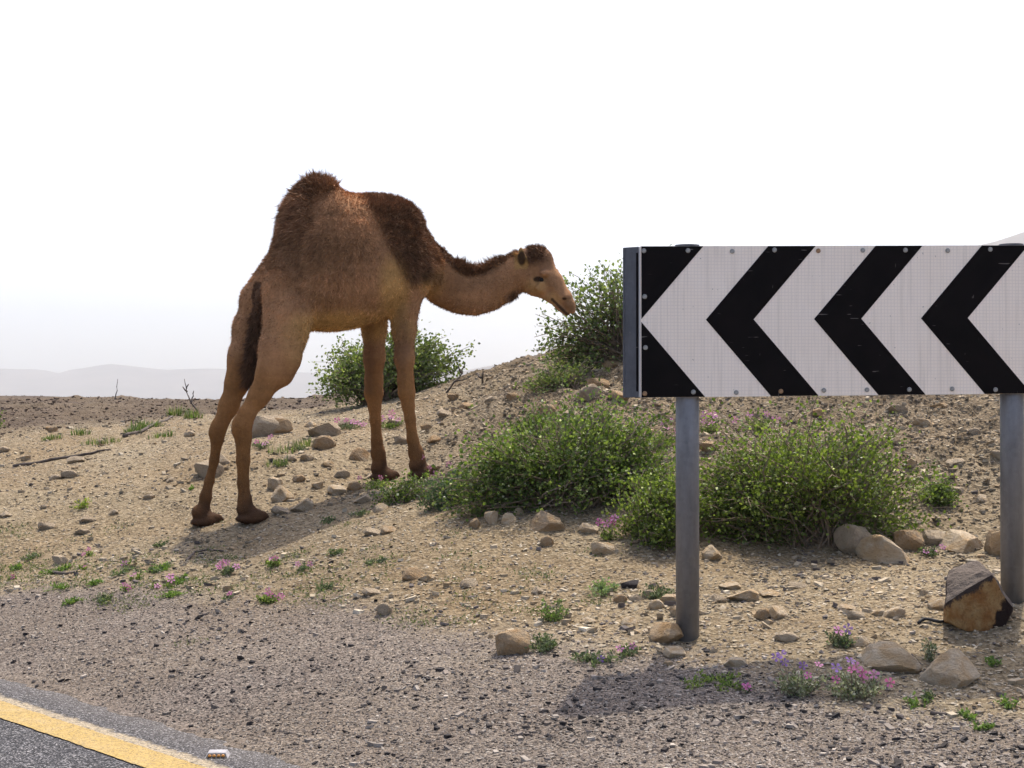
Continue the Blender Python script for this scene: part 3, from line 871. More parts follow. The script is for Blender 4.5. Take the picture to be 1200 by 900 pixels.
def mirror_px(P):
    """Photo position of points folded onto the side that faces the road (coat colours are symmetric)."""
    Q = P.copy(); Q[:, 1] = -np.abs(Q[:, 1]); return Q
FLANK = np.array([.36, .192, .094]); DARK = np.array([.112, .060, .034]); PALE = np.array([.62, .375, .135]); LEG = np.array([.29, .135, .045]); FOOT = np.array([.050, .026, .014])
def coat(P):
    px, py = project(to_world(P)); s = P[:, 1]; n = len(P)
    nz = fbm3(P, 7, 3, 80); nf = fbm3(P, 30, 2, 84) + .8 * fbm3(P, 75, 2, 86)
    c = np.tile(FLANK, (n, 1))
    def lay(col, w): 
        nonlocal c
        w = np.clip(w, 0, 1)[:, None]; c = c * (1 - w) + np.asarray(col) * w
    def blob(cx, cy, rx, ry, soft=1.0):
        d = np.sqrt(((px - cx) / rx) ** 2 + ((py - cy) / ry) ** 2) + 0.22 * nz
        return sstep(1 + 0.5 * soft, 1 - 0.5 * soft, d)
    trunk = (px > 275) & (px < 520) & (py < 420)
    lay(DARK * 1.9, 0.65 * blob(352, 248, 36, 52, 1.5))
    lay(DARK * 1.3, 0.55 * blob(366, 215, 30, 18))
    lay(FLANK * 0.72, 0.6 * blob(385, 300, 62, 26))
    lay(FLANK * 1.35, 0.55 * blob(408, 250, 45, 30))
    lay(FLANK * 1.2, 0.4 * blob(400, 330, 50, 20))
    lay(PALE, 0.75 * blob(405, 384, 70, 20) * trunk)
    lay(PALE * 0.9, 0.75 * blob(462, 340, 18, 36) * trunk)
    lay(PALE * 0.95, 0.6 * blob(505, 332, 14, 18))
    lc = (px - 430) * 0.889 - (py - 228) * 0.458                    # wool cape from the withers down the shoulder
    cape = sstep(-13, 5, lc + 9 * nz + 4 * nf) * sstep(418, 432, px) * sstep(340, 322, py + 5 * nz) * sstep(517, 505, px + 6 * nz)
    lay(DARK * 1.45, 0.78 * cape)
    lay(FLANK * 0.85, 0.5 * blob(545, 335, 40, 22))
    lay(FLANK * 1.15, 0.5 * blob(575, 345, 40, 12))
    lay(DARK, 0.7 * sstep(0.6, 0.95, np.interp(px, [500, 512, 550, 570, 590, 612, 630], [0, 1, 1, 1, 1, 1, .0]) * sstep(10, 1, py - np.interp(px, [505, 530, 547, 567, 583, 600, 615], [285, 309, 320, 317, 307, 296, 288]))))
    lay(DARK * 1.2, 0.8 * blob(606, 349, 12, 8))
    # legs
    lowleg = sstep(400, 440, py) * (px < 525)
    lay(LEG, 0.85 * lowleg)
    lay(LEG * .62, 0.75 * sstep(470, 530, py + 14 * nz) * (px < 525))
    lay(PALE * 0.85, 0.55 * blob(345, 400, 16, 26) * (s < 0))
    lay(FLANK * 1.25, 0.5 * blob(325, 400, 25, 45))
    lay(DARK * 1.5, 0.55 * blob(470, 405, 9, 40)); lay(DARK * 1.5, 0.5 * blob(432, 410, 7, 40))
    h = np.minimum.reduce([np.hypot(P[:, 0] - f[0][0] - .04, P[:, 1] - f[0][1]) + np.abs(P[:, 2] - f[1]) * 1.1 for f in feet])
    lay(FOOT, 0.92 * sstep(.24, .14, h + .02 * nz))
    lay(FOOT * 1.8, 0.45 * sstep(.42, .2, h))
    # tail
    tl = (np.abs(s) < .058) & (px < np.interp(py, [320, 345, 375, 405, 445], [317, 315.5, 310.5, 305.5, 299.5])) & (py > 330) & (py < 470) & (P[:, 0] < .25)
    lay(DARK * 0.8, 0.9 * tl)
    # head
    head = (px > 608) & (py < 375)
    lay(FLANK * 1.12, 0.55 * head)
    lay(DARK * 1.2, 0.85 * blob(622, 296, 22, 14) * head); lay(DARK * 1.8, .5 * blob(640, 308, 9, 12) * head)
    lay(PALE * 0.75, 0.55 * blob(628, 335, 12, 9) * head)
    lay(PALE * 0.8, 0.4 * blob(648, 350, 10, 8) * head)
    lay(FLANK * 0.45, 0.65 * blob(668, 354, 8, 11) * head); lay(FLANK * .7, .5 * blob(655, 330, 12, 14) * head)
    hs = np.abs((P - hc) @ HDY)
    Ez = LH(634.5, 328, 0)
    lay(DARK * 0.35, 0.95 * sstep(.036, .022, np.hypot((P - Ez) @ HDX, (P - Ez)[:, 2] * 1.7)) * (hs > .035))
    Nz = LH(664.5, 350.5, 0)
    lay(DARK * 0.3, 0.95 * sstep(.020, .010, np.hypot((P - Nz) @ HDX, (P - Nz)[:, 2] * 1.6)) * (hs > .02))
    m0, m1 = LH(649.5, 351.5), LH(667, 369.5)
    ab = m1 - m0; tt = np.clip(((P - m0) @ ab) / (ab @ ab), 0, 1); E = (P - m0) - tt[:, None] * ab; E = E - (E @ HDY)[:, None] * HDY
    lay(DARK * 0.35, 0.9 * sstep(.013, .006, np.linalg.norm(E, axis=1)))
    off = (P - hc) @ HDY; Pm = P - (2 * np.maximum(off, 0))[:, None] * HDY          # fold the head onto its near side
    mx_, my_ = project(to_world(Pm))
    earz = (hs > .078) & (my_ < 315) & (mx_ < 624) & (mx_ > 603) & (px > 598)
    lay(PALE * .7, .8 * earz)
    lay(DARK * .45, .95 * earz * sstep(1.25, .8, np.hypot((mx_ - 611.4) / 4.6, (my_ - 302.5) / 8.5)))
    return c * (1 + 0.22 * nz + 0.16 * nf)[:, None]
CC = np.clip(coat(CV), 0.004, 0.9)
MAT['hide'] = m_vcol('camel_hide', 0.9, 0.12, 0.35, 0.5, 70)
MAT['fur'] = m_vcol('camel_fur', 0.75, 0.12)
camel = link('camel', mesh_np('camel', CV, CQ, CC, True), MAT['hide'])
camel.location = CR; camel.rotation_euler = (0, 0, HEAD)
tag(camel, 'brown one-humped camel standing on the stony slope, stretching its neck to a bush', 'camel')
# eyes
for s in (-1, 1):
    bm = bmesh.new(); bmesh.ops.create_uvsphere(bm, u_segments=20, v_segments=12, radius=.0150)
    eo = link('eye', bm_mesh('eye', bm, True), None, camel); eo.location = LH(634.5, 328, s * .0625)
    if s < 0: MAT['eye'] = m_plain('eye', (.006, .005, .004), .3, 0, .35)
    eo.data.materials.append(MAT['eye'])

# fur: short coat everywhere, long on hump, cape, nape, throat and tail
def tri_sample(V, Q, N, n, r, w=None):
    T = np.concatenate([Q[:, [0, 1, 2]], Q[:, [0, 2, 3]]])
    ar = np.linalg.norm(np.cross(V[T[:, 1]] - V[T[:, 0]], V[T[:, 2]] - V[T[:, 0]]), axis=1)
    if w is not None: ar = ar * w[T].mean(1)
    k = r.choice(len(T), n, p=ar / ar.sum())
    u = r.random((n, 2)); f = u.sum(1) > 1; u[f] = 1 - u[f]
    b = np.c_[1 - u.sum(1), u]
    t = T[k]
    P = (V[t] * b[..., None]).sum(1); M = (N[t] * b[..., None]).sum(1)
    return P, M / np.linalg.norm(M, axis=1)[:, None]
def fur_mesh(name, P, M, ln, up, comb, width, col, r, curl=0.25):
    n = len(P)
    comb = comb - (comb * M).sum(1)[:, None] * M
    comb /= np.linalg.norm(comb, axis=1)[:, None] + 1e-9
    dirv = M * up[:, None] + comb * (1 - up)[:, None] + r.normal(0, curl, (n, 3))
    dirv /= np.linalg.norm(dirv, axis=1)[:, None]
    side = np.cross(dirv, r.normal(0, 1, (n, 3))); side /= np.linalg.norm(side, axis=1)[:, None] + 1e-9
    d2 = dirv + r.normal(0, curl, (n, 3)) + np.array([0, 0, -.15]); d2 /= np.linalg.norm(d2, axis=1)[:, None]
    base = P - M * .003; w = width[:, None]; l = ln[:, None]
    mid = base + dirv * l * .55; tip_ = mid + d2 * l * .45
    V = np.stack([base - side * w, base + side * w, mid - side * w * .7, mid + side * w * .7, tip_], 1).reshape(-1, 3)
    o = np.arange(n)[:, None] * 5
    F = np.concatenate([o + [0, 1, 3], o + [0, 3, 2], o + [2, 3, 4]])
    cc = np.repeat(col, 5, 0)
    return mesh_np(name, V, F, cc)
fr = np.random.default_rng(5)
cpx, cpy = project(to_world(CV))
def fmap(P, M):
    px, py = project(to_world(P)); n = len(P)
    ln = np.full(n, .020); up = np.full(n, .34)
    def put(v, u, w):
        nonlocal ln, up
        w = np.clip(w, 0, 1); ln = ln * (1 - w) + v * w; up = up * (1 - w) + u * w
    def blob(cx, cy, rx, ry): return sstep(1.35, .65, np.hypot((px - cx) / rx, (py - cy) / ry))
    put(.030, .35, blob(370, 280, 75, 75))
    put(.055, .75, blob(366, 214, 26, 18)); put(.045, .55, blob(345, 240, 22, 40)); put(.024, .5, blob(420, 230, 45, 12))
    lc = (px - 430) * 0.889 - (py - 228) * 0.458
    put(.036, .6, sstep(-9, 3, lc) * sstep(415, 430, px) * sstep(342, 322, py) * (px < 520))
    nape = np.interp(px, [505, 530, 547, 567, 583, 600, 615], [283, 308, 319, 316, 306, 295, 287])
    put(.045, .75, sstep(9, 1, py - nape) * (px > 535) * (px < 622)); put(.028, .6, sstep(9, 1, py - nape) * (px > 495) * (px <= 535)); put(.034, .55, blob(624, 293, 25, 13))
    put(.032, .4, blob(605, 350, 12, 7) * (M[:, 2] < .2))
    put(.011, .18, sstep(395, 430, py) * (px < 530))
    put(.008, .14, sstep(618, 630, px) * sstep(303, 316, py)); put(.012, .3, sstep(634, 648, px) * (py <= 312))
    put(.007, .15, ((px > 607) & (px < 619) & (py > 290) & (py < 313)) * .8)
    put(.065, .30, ((np.abs(P[:, 1]) < .055) & (px < np.interp(py, [320, 345, 375, 405, 445], [317, 315, 310, 305, 300])) & (py > 350) & (P[:, 0] < .25)) * sstep(345, 400, py))
    return ln, up
def add_fur(name, n, w=None, wid=(.0012, .0022), lmul=1.0):
    P, M = tri_sample(CV, CQ, CN, n, fr, w)
    px, py = project(to_world(P))
    bad = ((px > 627) & (px < 641) & (py > 323) & (py < 333)) | ((px > 648) & (py > 344) & (py < 374))
    P, M, px, py = P[~bad], M[~bad], px[~bad], py[~bad]
    n = len(P)
    ln, up = fmap(P, M); c = coat(P)
    clump = fbm3(P, 34, 2, 90)
    c = np.clip(c * (1 + 0.45 * clump + fr.normal(0, .26, n))[:, None], .004, .9)
    comb = np.tile(np.array([-.55, 0, -.85]), (n, 1)); comb[px > 505] = (-.9, 0, -.3)
    comb[(np.abs(P[:, 1]) < .07) & (py > 365) & (px < 312)] = (0, 0, -1)
    gust = np.stack([fbm3(P, 9, 2, 95), fbm3(P, 9, 2, 97), fbm3(P, 9, 2, 99)], -1)
    ln = ln * fr.uniform(.6, 1.25, n) * lmul * (1 + .3 * clump)
    o = link(name, fur_mesh(name, P, M, ln, up, comb + .7 * gust, fr.uniform(*wid, n), c, fr), MAT['fur'], camel)
    tag(o, kind='stuff')
    return o
ln_v, _ = fmap(CV, CN)
add_fur('shaggy_tufts', 2600, sstep(.038, .046, ln_v) * sstep(-.2, .3, CN[:, 2]) * (cpx > 330) + 1e-12, (.0016, .0034), 1.55)
add_fur('coat_fur', 150000)
add_fur('woolly_fur', 60000, np.clip((ln_v - .024) / .02, 0, 1) ** 1.0 + 1e-6, (.0012, .0024))
tailw = ((np.abs(CV[:, 1]) < .05) & (cpx < np.interp(cpy, [320, 345, 375, 405, 445], [317, 315, 310, 305, 300])) & (cpy > 365) & (cpy < 455) & (CV[:, 0] < .25)) * 1.0
add_fur('tail_hair', 3500, tailw * (1 + 3 * sstep(400, 445, cpy)) + 1e-12, (.0012, .002), 1.2)
#PART3
# ------------------------------------------------------------------ rocks
def rock_mesh(name, seed, sub=3, cuts=9, rough=0.06, box=0.0):
    r = np.random.default_rng(seed)
    bm = bmesh.new(); bmesh.ops.create_icosphere(bm, subdivisions=sub, radius=1.0)
    V = np.array([v.co[:] for v in bm.verts])
    if box:
        m = np.abs(V).max(1)[:, None]; V = V * (1 - box) + V / m * .85 * box
    for _ in range(cuts):
        nrm = r.normal(0, 1, 3); nrm /= np.linalg.norm(nrm); c = r.uniform(.42, .80)
        dd = V @ nrm - c; V = V - np.maximum(dd, 0)[:, None] * nrm * .95
    n0 = fbm3(V + seed, 1.3, 3, 100 + seed % 20); n1 = fbm3(V + seed, 4.5, 3, 130 + seed % 20)
    V = V * (1 + rough * 2.0 * n0 + rough * n1)[:, None]
    lo_, hi_ = V.min(0), V.max(0); V = (V - (lo_ + hi_) / 2) / (hi_ - lo_)
    for v, c in zip(bm.verts, V): v.co = c
    me = bm_mesh(name, bm, False)
    return me
ROCKS = {}
def rock_variant(kind, k, sub):
    key = (kind, k, sub)
    if key not in ROCKS:
        me = rock_mesh('rock', 11 + k * 7 + sub, sub, 15 + k % 5, .045); me.materials.append(MAT['rock_' + kind]); ROCKS[key] = me
    return ROCKS[key]
rq = random.Random(12)
def nm(k, w, h):
    return {'pale': 'pale cream', 'orange': 'ochre', 'grey': 'dull grey-brown', 'dark': 'black'}[k] + (' flat' if w > 2.1 * h else ' blocky' if w < 1.6 * h else ' rounded') + (' large' if w >= 26 else ' medium' if w >= 20 else ' small') + ' stone '
def rock(px, py, w, h, kind='pale', label=None, group=None, sub=None, variant=None, rz=None, tilt=0.15, depth=None):
    """A rock whose foot is seen at (px, py), w by h photo pixels."""
    p = hit(px, py); sc = F_PX / p[1]
    W, H = w / sc, h / sc; Dp = depth if depth else W * rq.uniform(.65, .95)
    if sub is None: sub = 4 if w > 45 else 3 if w > 16 else 2
    me = rock_variant(kind, rq.randrange(8) if variant is None else variant, sub)
    o = link('rock', me)
    cy = p[1] + Dp * .35; cx = p[0] * cy / p[1]
    H = H * .88; hb = H * 1.55
    o.location = (cx, cy, float(zg(cx, cy)) + H - hb * .5 - .003)
    o.location.z = min(o.location.z, p[2] + H - hb * .5 + .01)
    o.scale = (W * 1.03, Dp, hb)
    o.rotation_euler = (rq.uniform(-tilt, tilt), rq.uniform(-tilt, tilt), rq.uniform(-.5, .5) if rz is None else rz)
    tag(o, label, 'rock', group)
    return o
rock(1043, 788, 76, 32, 'pale', 'low rounded tan rock beside the taller pointed pale rock', variant=1)
rock(1115, 805, 74, 46, 'pale', 'pointed pale rock with ochre streaks below the dark-topped boulder', variant=3, rz=.2)
rock(600, 768, 40, 32, 'orange', 'blocky ochre rock standing alone on the edge of the gravel', variant=2)
rock(780, 755, 42, 26, 'orange', 'tan rock with a ledge touching the left sign post', variant=4)
rock(790, 772, 26, 13, 'pale', 'small pale stone in front of the ledged rock at the sign post')
rock(642, 622, 54, 24, 'orange', 'long ochre rock lying in the shade under the spreading middle shrub', variant=0)
rock(1038, 660, 70, 34, 'pale', 'large pale boulder at the foot of the biggest round shrub', variant=5)
rock(1002, 650, 46, 38, 'grey', 'dark brownish boulder tucked under the edge of the biggest round shrub', variant=6)
rock(1062, 645, 34, 26, 'orange', 'tan rock leaning behind the large pale boulder', variant=2)
rock(1127, 648, 56, 24, 'pale', 'flat pale boulder near the right sign post', variant=7)
rock(1174, 652, 38, 32, 'orange', 'upright tan boulder touching the right sign post', variant=4)
rock(1095, 640, 28, 18, 'grey', 'grey stone between the pale boulders by the right post')
rock(835, 657, 30, 18, 'pale', 'pale stone lying right behind the left sign post', variant=3)
rock(482, 680, 28, 15, 'orange', 'ochre stone paired with a pale one on open sand', variant=1)
rock(501, 682, 20, 10, 'pale', 'pale stone touching the ochre stone on open sand', variant=5)
rock(740, 690, 22, 9, 'dark', 'black stone lying flat between two small plants', variant=2)
rock(631, 697, 18, 11, 'grey', 'brown stone on sand right below the shaded ochre rock', variant=3)
rock(450, 722, 20, 14, 'grey', 'brown stone on the sand where the gravel begins', variant=6)
rock(435, 698, 22, 9, 'grey', 'flat brown stone on open sand', variant=0)
rock(548, 690, 24, 11, 'grey', 'low grey stone on sand between camel and sign', variant=1)
rock(332, 588, 32, 22, 'pale', "pale angular rock beside the camel's near hind foot", variant=3)
rock(354, 600, 28, 17, 'pale', "rounded cream rock in front of the angular one beside the camel's hind foot", variant=5)
rock(329, 603, 22, 10, 'grey', "flat grey stone below the pale rocks beside the camel's hind foot", variant=0)
rock(322, 575, 18, 16, 'pale', "small pale rock against the angular one beside the camel's hind foot", variant=7)
rock(314, 510, 40, 26, 'grey', "big grey-tan boulder behind the camel's hind legs", variant=2)
rock(330, 508, 26, 20, 'orange', "ochre rock against the grey-tan boulder behind the camel's hind legs", variant=4)
rock(380, 512, 38, 20, 'grey', "broad grey boulder left of the camel's far foreleg", variant=5)
rock(379, 527, 30, 17, 'orange', "tan rock below the broad grey boulder under the camel's belly", variant=6)
rock(420, 540, 26, 16, 'orange', "tan rock beside the camel's far foreleg", variant=1)
rock(245, 560, 36, 20, 'grey', "grey boulder behind the camel's far hind leg", variant=7)
rock(258, 545, 26, 18, 'grey', "grey rock between the camel's hind legs", variant=3)
rock(575, 615, 16, 17, 'pale', 'thin upright pale stone under the spreading middle shrub', variant=4)
rock(595, 615, 20, 15, 'pale', 'pale grey stone beside the thin upright one under the middle shrub', variant=1)
rock(556, 620, 14, 13, 'orange', 'small tan stone at the left end of the stones under the middle shrub', variant=2)
rock(608, 603, 12, 9, 'pale', 'pebble-like pale stone deep under the middle shrub', variant=5)
rock(705, 650, 28, 15, 'pale', 'pale stone left of the low round shrub', variant=2)
rock(690, 626, 24, 12, 'pale', 'small pale rock between the middle shrub and the low round shrub', variant=0)
rock(640, 640, 18, 12, 'orange', 'tan stone in front of the long ochre rock', variant=6)
for i, (px, py, w, h, k) in enumerate([(760, 700, 18, 10, 'grey'), (785, 708, 24, 12, 'pale'), (768, 714, 20, 12, 'pale'), (745, 705, 16, 9, 'grey'), (726, 706, 18, 10, 'orange'), (795, 722, 22, 11, 'pale'), (735, 733, 22, 9, 'pale'), (690, 731, 22, 8, 'pale')]):
    rock(px, py, w, h, k, nm(k, w, h) + 'in the loose cluster left of the left sign post', 'stones clustered left of the sign post')
for i, (px, py, w, h, k) in enumerate([(870, 705, 40, 14, 'pale'), (905, 700, 32, 9, 'pale'), (893, 727, 20, 14, 'orange'), (912, 726, 22, 16, 'pale'), (992, 716, 22, 9, 'pale'), (1003, 726, 20, 11, 'grey'), (1047, 724, 26, 14, 'pale'), (1030, 722, 18, 8, 'pale'), (935, 690, 24, 8, 'grey'), (920, 752, 32, 11, 'grey'), (862, 783, 26, 12, 'pale'), (840, 706, 24, 12, 'grey'), (855, 690, 26, 9, 'pale'), (1006, 760, 24, 14, 'pale'), (1100, 716, 26, 14, 'pale')]):
    rock(px, py, w, h, k, nm(k, w, h) + 'on bare sand between the two sign posts', 'stones on the sand between the sign posts')
for i, (px, py, w, h, k) in enumerate([(530, 470, 14, 10, 'orange'), (548, 480, 18, 9, 'orange'), (600, 470, 16, 10, 'orange'), (668, 500, 22, 18, 'grey'), (688, 470, 32, 20, 'grey'), (700, 455, 26, 14, 'orange'), (640, 490, 26, 16, 'orange'), (575, 470, 16, 9, 'grey'), (720, 430, 36, 14, 'orange'), (725, 470, 24, 12, 'orange'), (830, 530, 22, 12, 'orange'), (1000, 520, 16, 8, 'pale'), (1065, 550, 18, 12, 'pale'), (1120, 545, 22, 9, 'pale'), (1140, 510, 18, 9, 'grey'), (1080, 500, 22, 9, 'pale'), (1150, 590, 20, 10, 'pale'), (1120, 580, 18, 8, 'grey'), (1170, 540, 24, 10, 'grey'), (955, 490, 20, 9, 'orange'), (1050, 485, 26, 9, 'grey'), (1100, 478, 20, 9, 'orange')]):
    rock(px, py, w, h, k, nm(k, w, h) + ('set in the rubble slope behind the sign' if px > 735 else 'set in the mound slope between camel and sign'), 'stones in the rubble slope behind the sign')
for i, (px, py, w, h, k) in enumerate([(80, 560, 22, 9, 'grey'), (65, 562, 16, 7, 'grey'), (88, 543, 24, 9, 'grey'), (103, 613, 22, 9, 'grey'), (55, 620, 20, 8, 'grey'), (133, 604, 12, 7, 'grey'), (8, 607, 18, 8, 'grey'), (97, 627, 18, 6, 'grey'), (60, 507, 14, 8, 'orange'), (117, 521, 12, 7, 'pale'), (175, 585, 16, 6, 'grey'), (222, 512, 14, 8, 'pale'), (5, 530, 14, 8, 'pale'), (30, 540, 12, 7, 'pale'), (200, 565, 12, 6, 'grey'), (70, 662, 20, 12, 'grey')]):
    rock(px, py, w, h, k, nm(k, w, h) + ('on open sand left of the camel' if py > 540 else 'by the grassy soil ridge left of the camel'), 'stones on the sand left of the camel')
for i, (px, py, w, h, k) in enumerate([(360, 540, 16, 10, 'pale'), (400, 560, 20, 10, 'grey'), (415, 575, 18, 11, 'orange'), (395, 580, 22, 12, 'pale'), (372, 573, 14, 8, 'pale'), (350, 565, 16, 9, 'orange'), (425, 590, 22, 12, 'grey'), (445, 600, 20, 10, 'pale'), (470, 520, 18, 10, 'grey'), (510, 520, 22, 10, 'orange'), (462, 500, 18, 9, 'grey'), (405, 500, 20, 12, 'grey'), (530, 560, 18, 9, 'grey'), (385, 548, 16, 8, 'pale'), (436, 628, 22, 9, 'grey'), (455, 625, 18, 9, 'orange'), (365, 500, 18, 9, 'pale'), (340, 540, 16, 8, 'grey'), (520, 490, 18, 9, 'grey'), (500, 505, 14, 8, 'orange')]):
    rock(px, py, w, h, k, nm(k, w, h) + ('on the slope behind the camel' if py < 530 else 'on the slope below the camel'), 'stones on the slope around the camel')
# the boulder with a dark top and ochre face by the right post
t = NT('boulder'); co = t.coords()
sp = t.n('ShaderNodeSeparateXYZ'); t.l(co, sp.inputs[0])
n1 = t.noise(co, 13, 6, .65, .5); n2 = t.noise(co, 60, 6, .7)
c_ = t.mix(t.maprange(n1, .36, .62), (.34, .225, .10), (.24, .115, .038))
c_ = t.mix(t.maprange(n2, .5, .72, 0, .7), c_, (.14, .07, .03))
jit = t.math('MULTIPLY', t.math('SUBTRACT', n1, .5), .16)
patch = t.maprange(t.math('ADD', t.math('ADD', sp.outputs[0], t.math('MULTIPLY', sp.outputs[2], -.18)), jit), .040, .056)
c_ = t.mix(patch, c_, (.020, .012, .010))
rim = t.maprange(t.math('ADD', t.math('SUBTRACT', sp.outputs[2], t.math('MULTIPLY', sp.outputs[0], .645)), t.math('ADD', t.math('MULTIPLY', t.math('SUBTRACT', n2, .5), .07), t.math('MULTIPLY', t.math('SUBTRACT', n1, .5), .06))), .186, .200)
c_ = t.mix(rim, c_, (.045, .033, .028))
t.color(c_); t.rough(.9, .2); t.bump(n2, .7, .02)
U = .00118
BP = {'A': (930, 335, 0), 'B': (1085, 235, -.03), 'C': (1165, 352, .02), 'D': (1140, 428, .03), 'E': (1010, 436, .01), 'F': (940, 402, .02), 'G': (985, 240, .17), 'H': (1080, 203, .19), 'I': (1192, 343, .17), 'J': (1172, 425, .17), 'K': (960, 415, .17)}
bmb = bmesh.new()
for a_, b_, d_ in BP.values(): bmb.verts.new(((a_ - 1060) * U, d_ - .08, (436 - b_) * U))
bmesh.ops.convex_hull(bmb, input=bmb.verts[:])
bmesh.ops.triangulate(bmb, faces=bmb.faces[:])
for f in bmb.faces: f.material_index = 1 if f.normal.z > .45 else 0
bmesh.ops.subdivide_edges(bmb, edges=bmb.edges[:], cuts=9, use_grid_fill=True)
for _ in range(2): bmesh.ops.smooth_vert(bmb, verts=bmb.verts[:], factor=.35, use_axis_x=True, use_axis_y=True, use_axis_z=True)
Vb = np.array([v.co[:] for v in bmb.verts]); Nb = np.array([v.normal[:] for v in bmb.verts])
Vb = Vb + Nb * (.010 * fbm3(Vb, 14, 3, 150) + .006 * fbm3(Vb, 45, 3, 155))[:, None]
for v, c in zip(bmb.verts, Vb): v.co = c
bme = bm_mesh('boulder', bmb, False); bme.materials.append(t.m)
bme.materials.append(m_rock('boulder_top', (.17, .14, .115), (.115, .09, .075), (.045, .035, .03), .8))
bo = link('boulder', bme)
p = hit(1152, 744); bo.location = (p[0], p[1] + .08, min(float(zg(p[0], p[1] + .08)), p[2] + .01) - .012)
tag(bo, 'big angular boulder with dark top and ochre face beside the right sign post', 'rock')
# black scrap of rubber on the sand
bm = bmesh.new(); q0 = hit(1092, 731)
tube(bm, [(q0[0] - .055 + .11 * k / 8, q0[1] + .02 * math.sin(k * .8), float(zg(q0[0] - .055 + .11 * k / 8, q0[1] + .02 * math.sin(k * .8))) + .006 + .008 * math.sin(k * .4)) for k in range(9)], [.004, .007, .008, .006, .007, .008, .007, .006, .003], 6)
ts = link('rubber_scrap', bm_mesh('rubber_scrap', bm, True), m_plain('rubber', (.015, .015, .016), .7)); tag(ts, 'thin black rubber scrap lying on sand left of the dark-topped boulder', 'scrap')

# ------------------------------------------------------------------ pebbles and gravel
OCT = np.array([[1, 0, 0], [-1, 0, 0], [0, 1, 0], [0, -1, 0], [0, 0, 1], [0, 0, -1]], float)
OCF = np.array([[0, 2, 4], [2, 1, 4], [1, 3, 4], [3, 0, 4], [2, 0, 5], [1, 2, 5], [3, 1, 5], [0, 3, 5]])
def cube_sph():
    g_ = np.array([[x, y, z] for x in (-1, 1) for y in (-1, 1) for z in (-1, 1)], float) * .62
    return g_, np.array([[0, 1, 3, 2], [4, 6, 7, 5], [0, 4, 5, 1], [2, 3, 7, 6], [0, 2, 6, 4], [1, 5, 7, 3]])
def pebbles(name, n, ymin, ymax, size, pal, accept, label, seed, flatz=.6, cubes=False, power=1.0, shape=2.0):
    r = np.random.default_rng(seed)
    u = r.random(n * 3)
    Y = 1 / (1 / ymin ** power - u * (1 / ymin ** power - 1 / ymax ** power)) ** (1 / power)
    X = (r.random(n * 3) * 2 - 1) * (.31 * Y + .7)
    ok = accept(X, Y) > r.random(n * 3)
    X, Y = X[ok][:n], Y[ok][:n]; n = len(X)
    Z = zg(X, Y)
    s = size[0] + (size[1] - size[0]) * r.random(n) ** (shape * 1.5)
    B, Fc = cube_sph() if cubes else (OCT, OCF)
    nb = len(B)
    V = B[None] * r.uniform(.65, 1.25, (n, nb, 1)) * s[:, None, None] * np.stack([r.uniform(.8, 1.5, n), r.uniform(.7, 1.1, n), r.uniform(.7, 1.1, n) * flatz], -1)[:, None]
    a = r.random(n) * 6.283; ca, sa = np.cos(a)[:, None], np.sin(a)[:, None]
    tx = r.normal(0, .25, (n, 1))
    V = np.stack([V[..., 0] * ca - V[..., 1] * sa, V[..., 0] * sa + V[..., 1] * ca, V[..., 2] + V[..., 0] * tx], -1)
    V = V + np.stack([X, Y, Z + s * flatz * .30], -1)[:, None]
    F = (Fc[None] + (np.arange(n) * nb)[:, None, None]).reshape(-1, Fc.shape[1])
    pal = np.array(pal) * np.array([.87, .855, .825]); k = r.integers(0, len(pal), n)
    c = pal[k] * r.uniform(.75, 1.25, (n, 1)) * (1 + .38 * fbm2(X, Y, 1.1, 3, 180))[:, None]
    o = link(name, mesh_np(name, V.reshape(-1, 3), F, np.repeat(c, nb, 0)), MAT['pebble'])
    tag(o, label, 'gravel', kind='stuff'); return o
GRP = [(.26, .228, .20), (.19, .166, .148), (.33, .295, .26), (.125, .108, .098), (.048, .042, .04), (.21, .178, .155), (.34, .305, .265), (.165, .138, .12)]
SNP = [(.36, .31, .235), (.30, .25, .18), (.42, .37, .29), (.27, .225, .165), (.34, .285, .21), (.25, .205, .145), (.34, .29, .21), (.30, .225, .14), (.12, .105, .10)]
MDP = [(.33, .275, .195), (.37, .31, .225), (.29, .235, .165), (.43, .37, .275), (.33, .245, .15), (.27, .22, .16)]
SLP = [(.11, .080, .060), (.14, .104, .078), (.08, .056, .042), (.165, .126, .094), (.125, .087, .062)]
edge_ok = lambda x, y: sstep(.24, .34, road_sd(x, y) + .05 * fbm2(x, y, 5, 2, 160))
pebbles('gravel', 62000, 5.0, 10, (.0026, .0080), GRP, lambda x, y: grid_at(gravm, x, y) * edge_ok(x, y), 'grey gravel of the road shoulder', 31)
pebbles('coarse_gravel', 2800, 5.0, 10, (.008, .019), GRP[:6] + [(.035, .032, .033)], lambda x, y: (grid_at(gravm, x, y) * .8 + .04) * edge_ok(x, y) * (.25 + .75 * (fbm2(x, y, 1.5, 3, 165) > .05)), 'coarser stones strewn over the grey shoulder gravel', 32, cubes=True)
pebbles('pebbles', 60000, 5.4, 16, (.004, .013), SNP, lambda x, y: (1 - grid_at(gravm, x, y)) * edge_ok(x, y) * (1 - .6 * grid_at(soilm, x, y)), 'fine pale pebbles covering the sand', 33, power=.6)
pebbles('small_stones', 3600, 5.4, 16, (.010, .028), SNP, lambda x, y: (1 - grid_at(gravm, x, y)) * (1 - .7 * grid_at(soilm, x, y)) * (.2 + .8 * (fbm2(x, y, 1.1, 3, 170) > .0)), 'small loose stones strewn over the sand', 34, cubes=True, power=.6, shape=2.4)
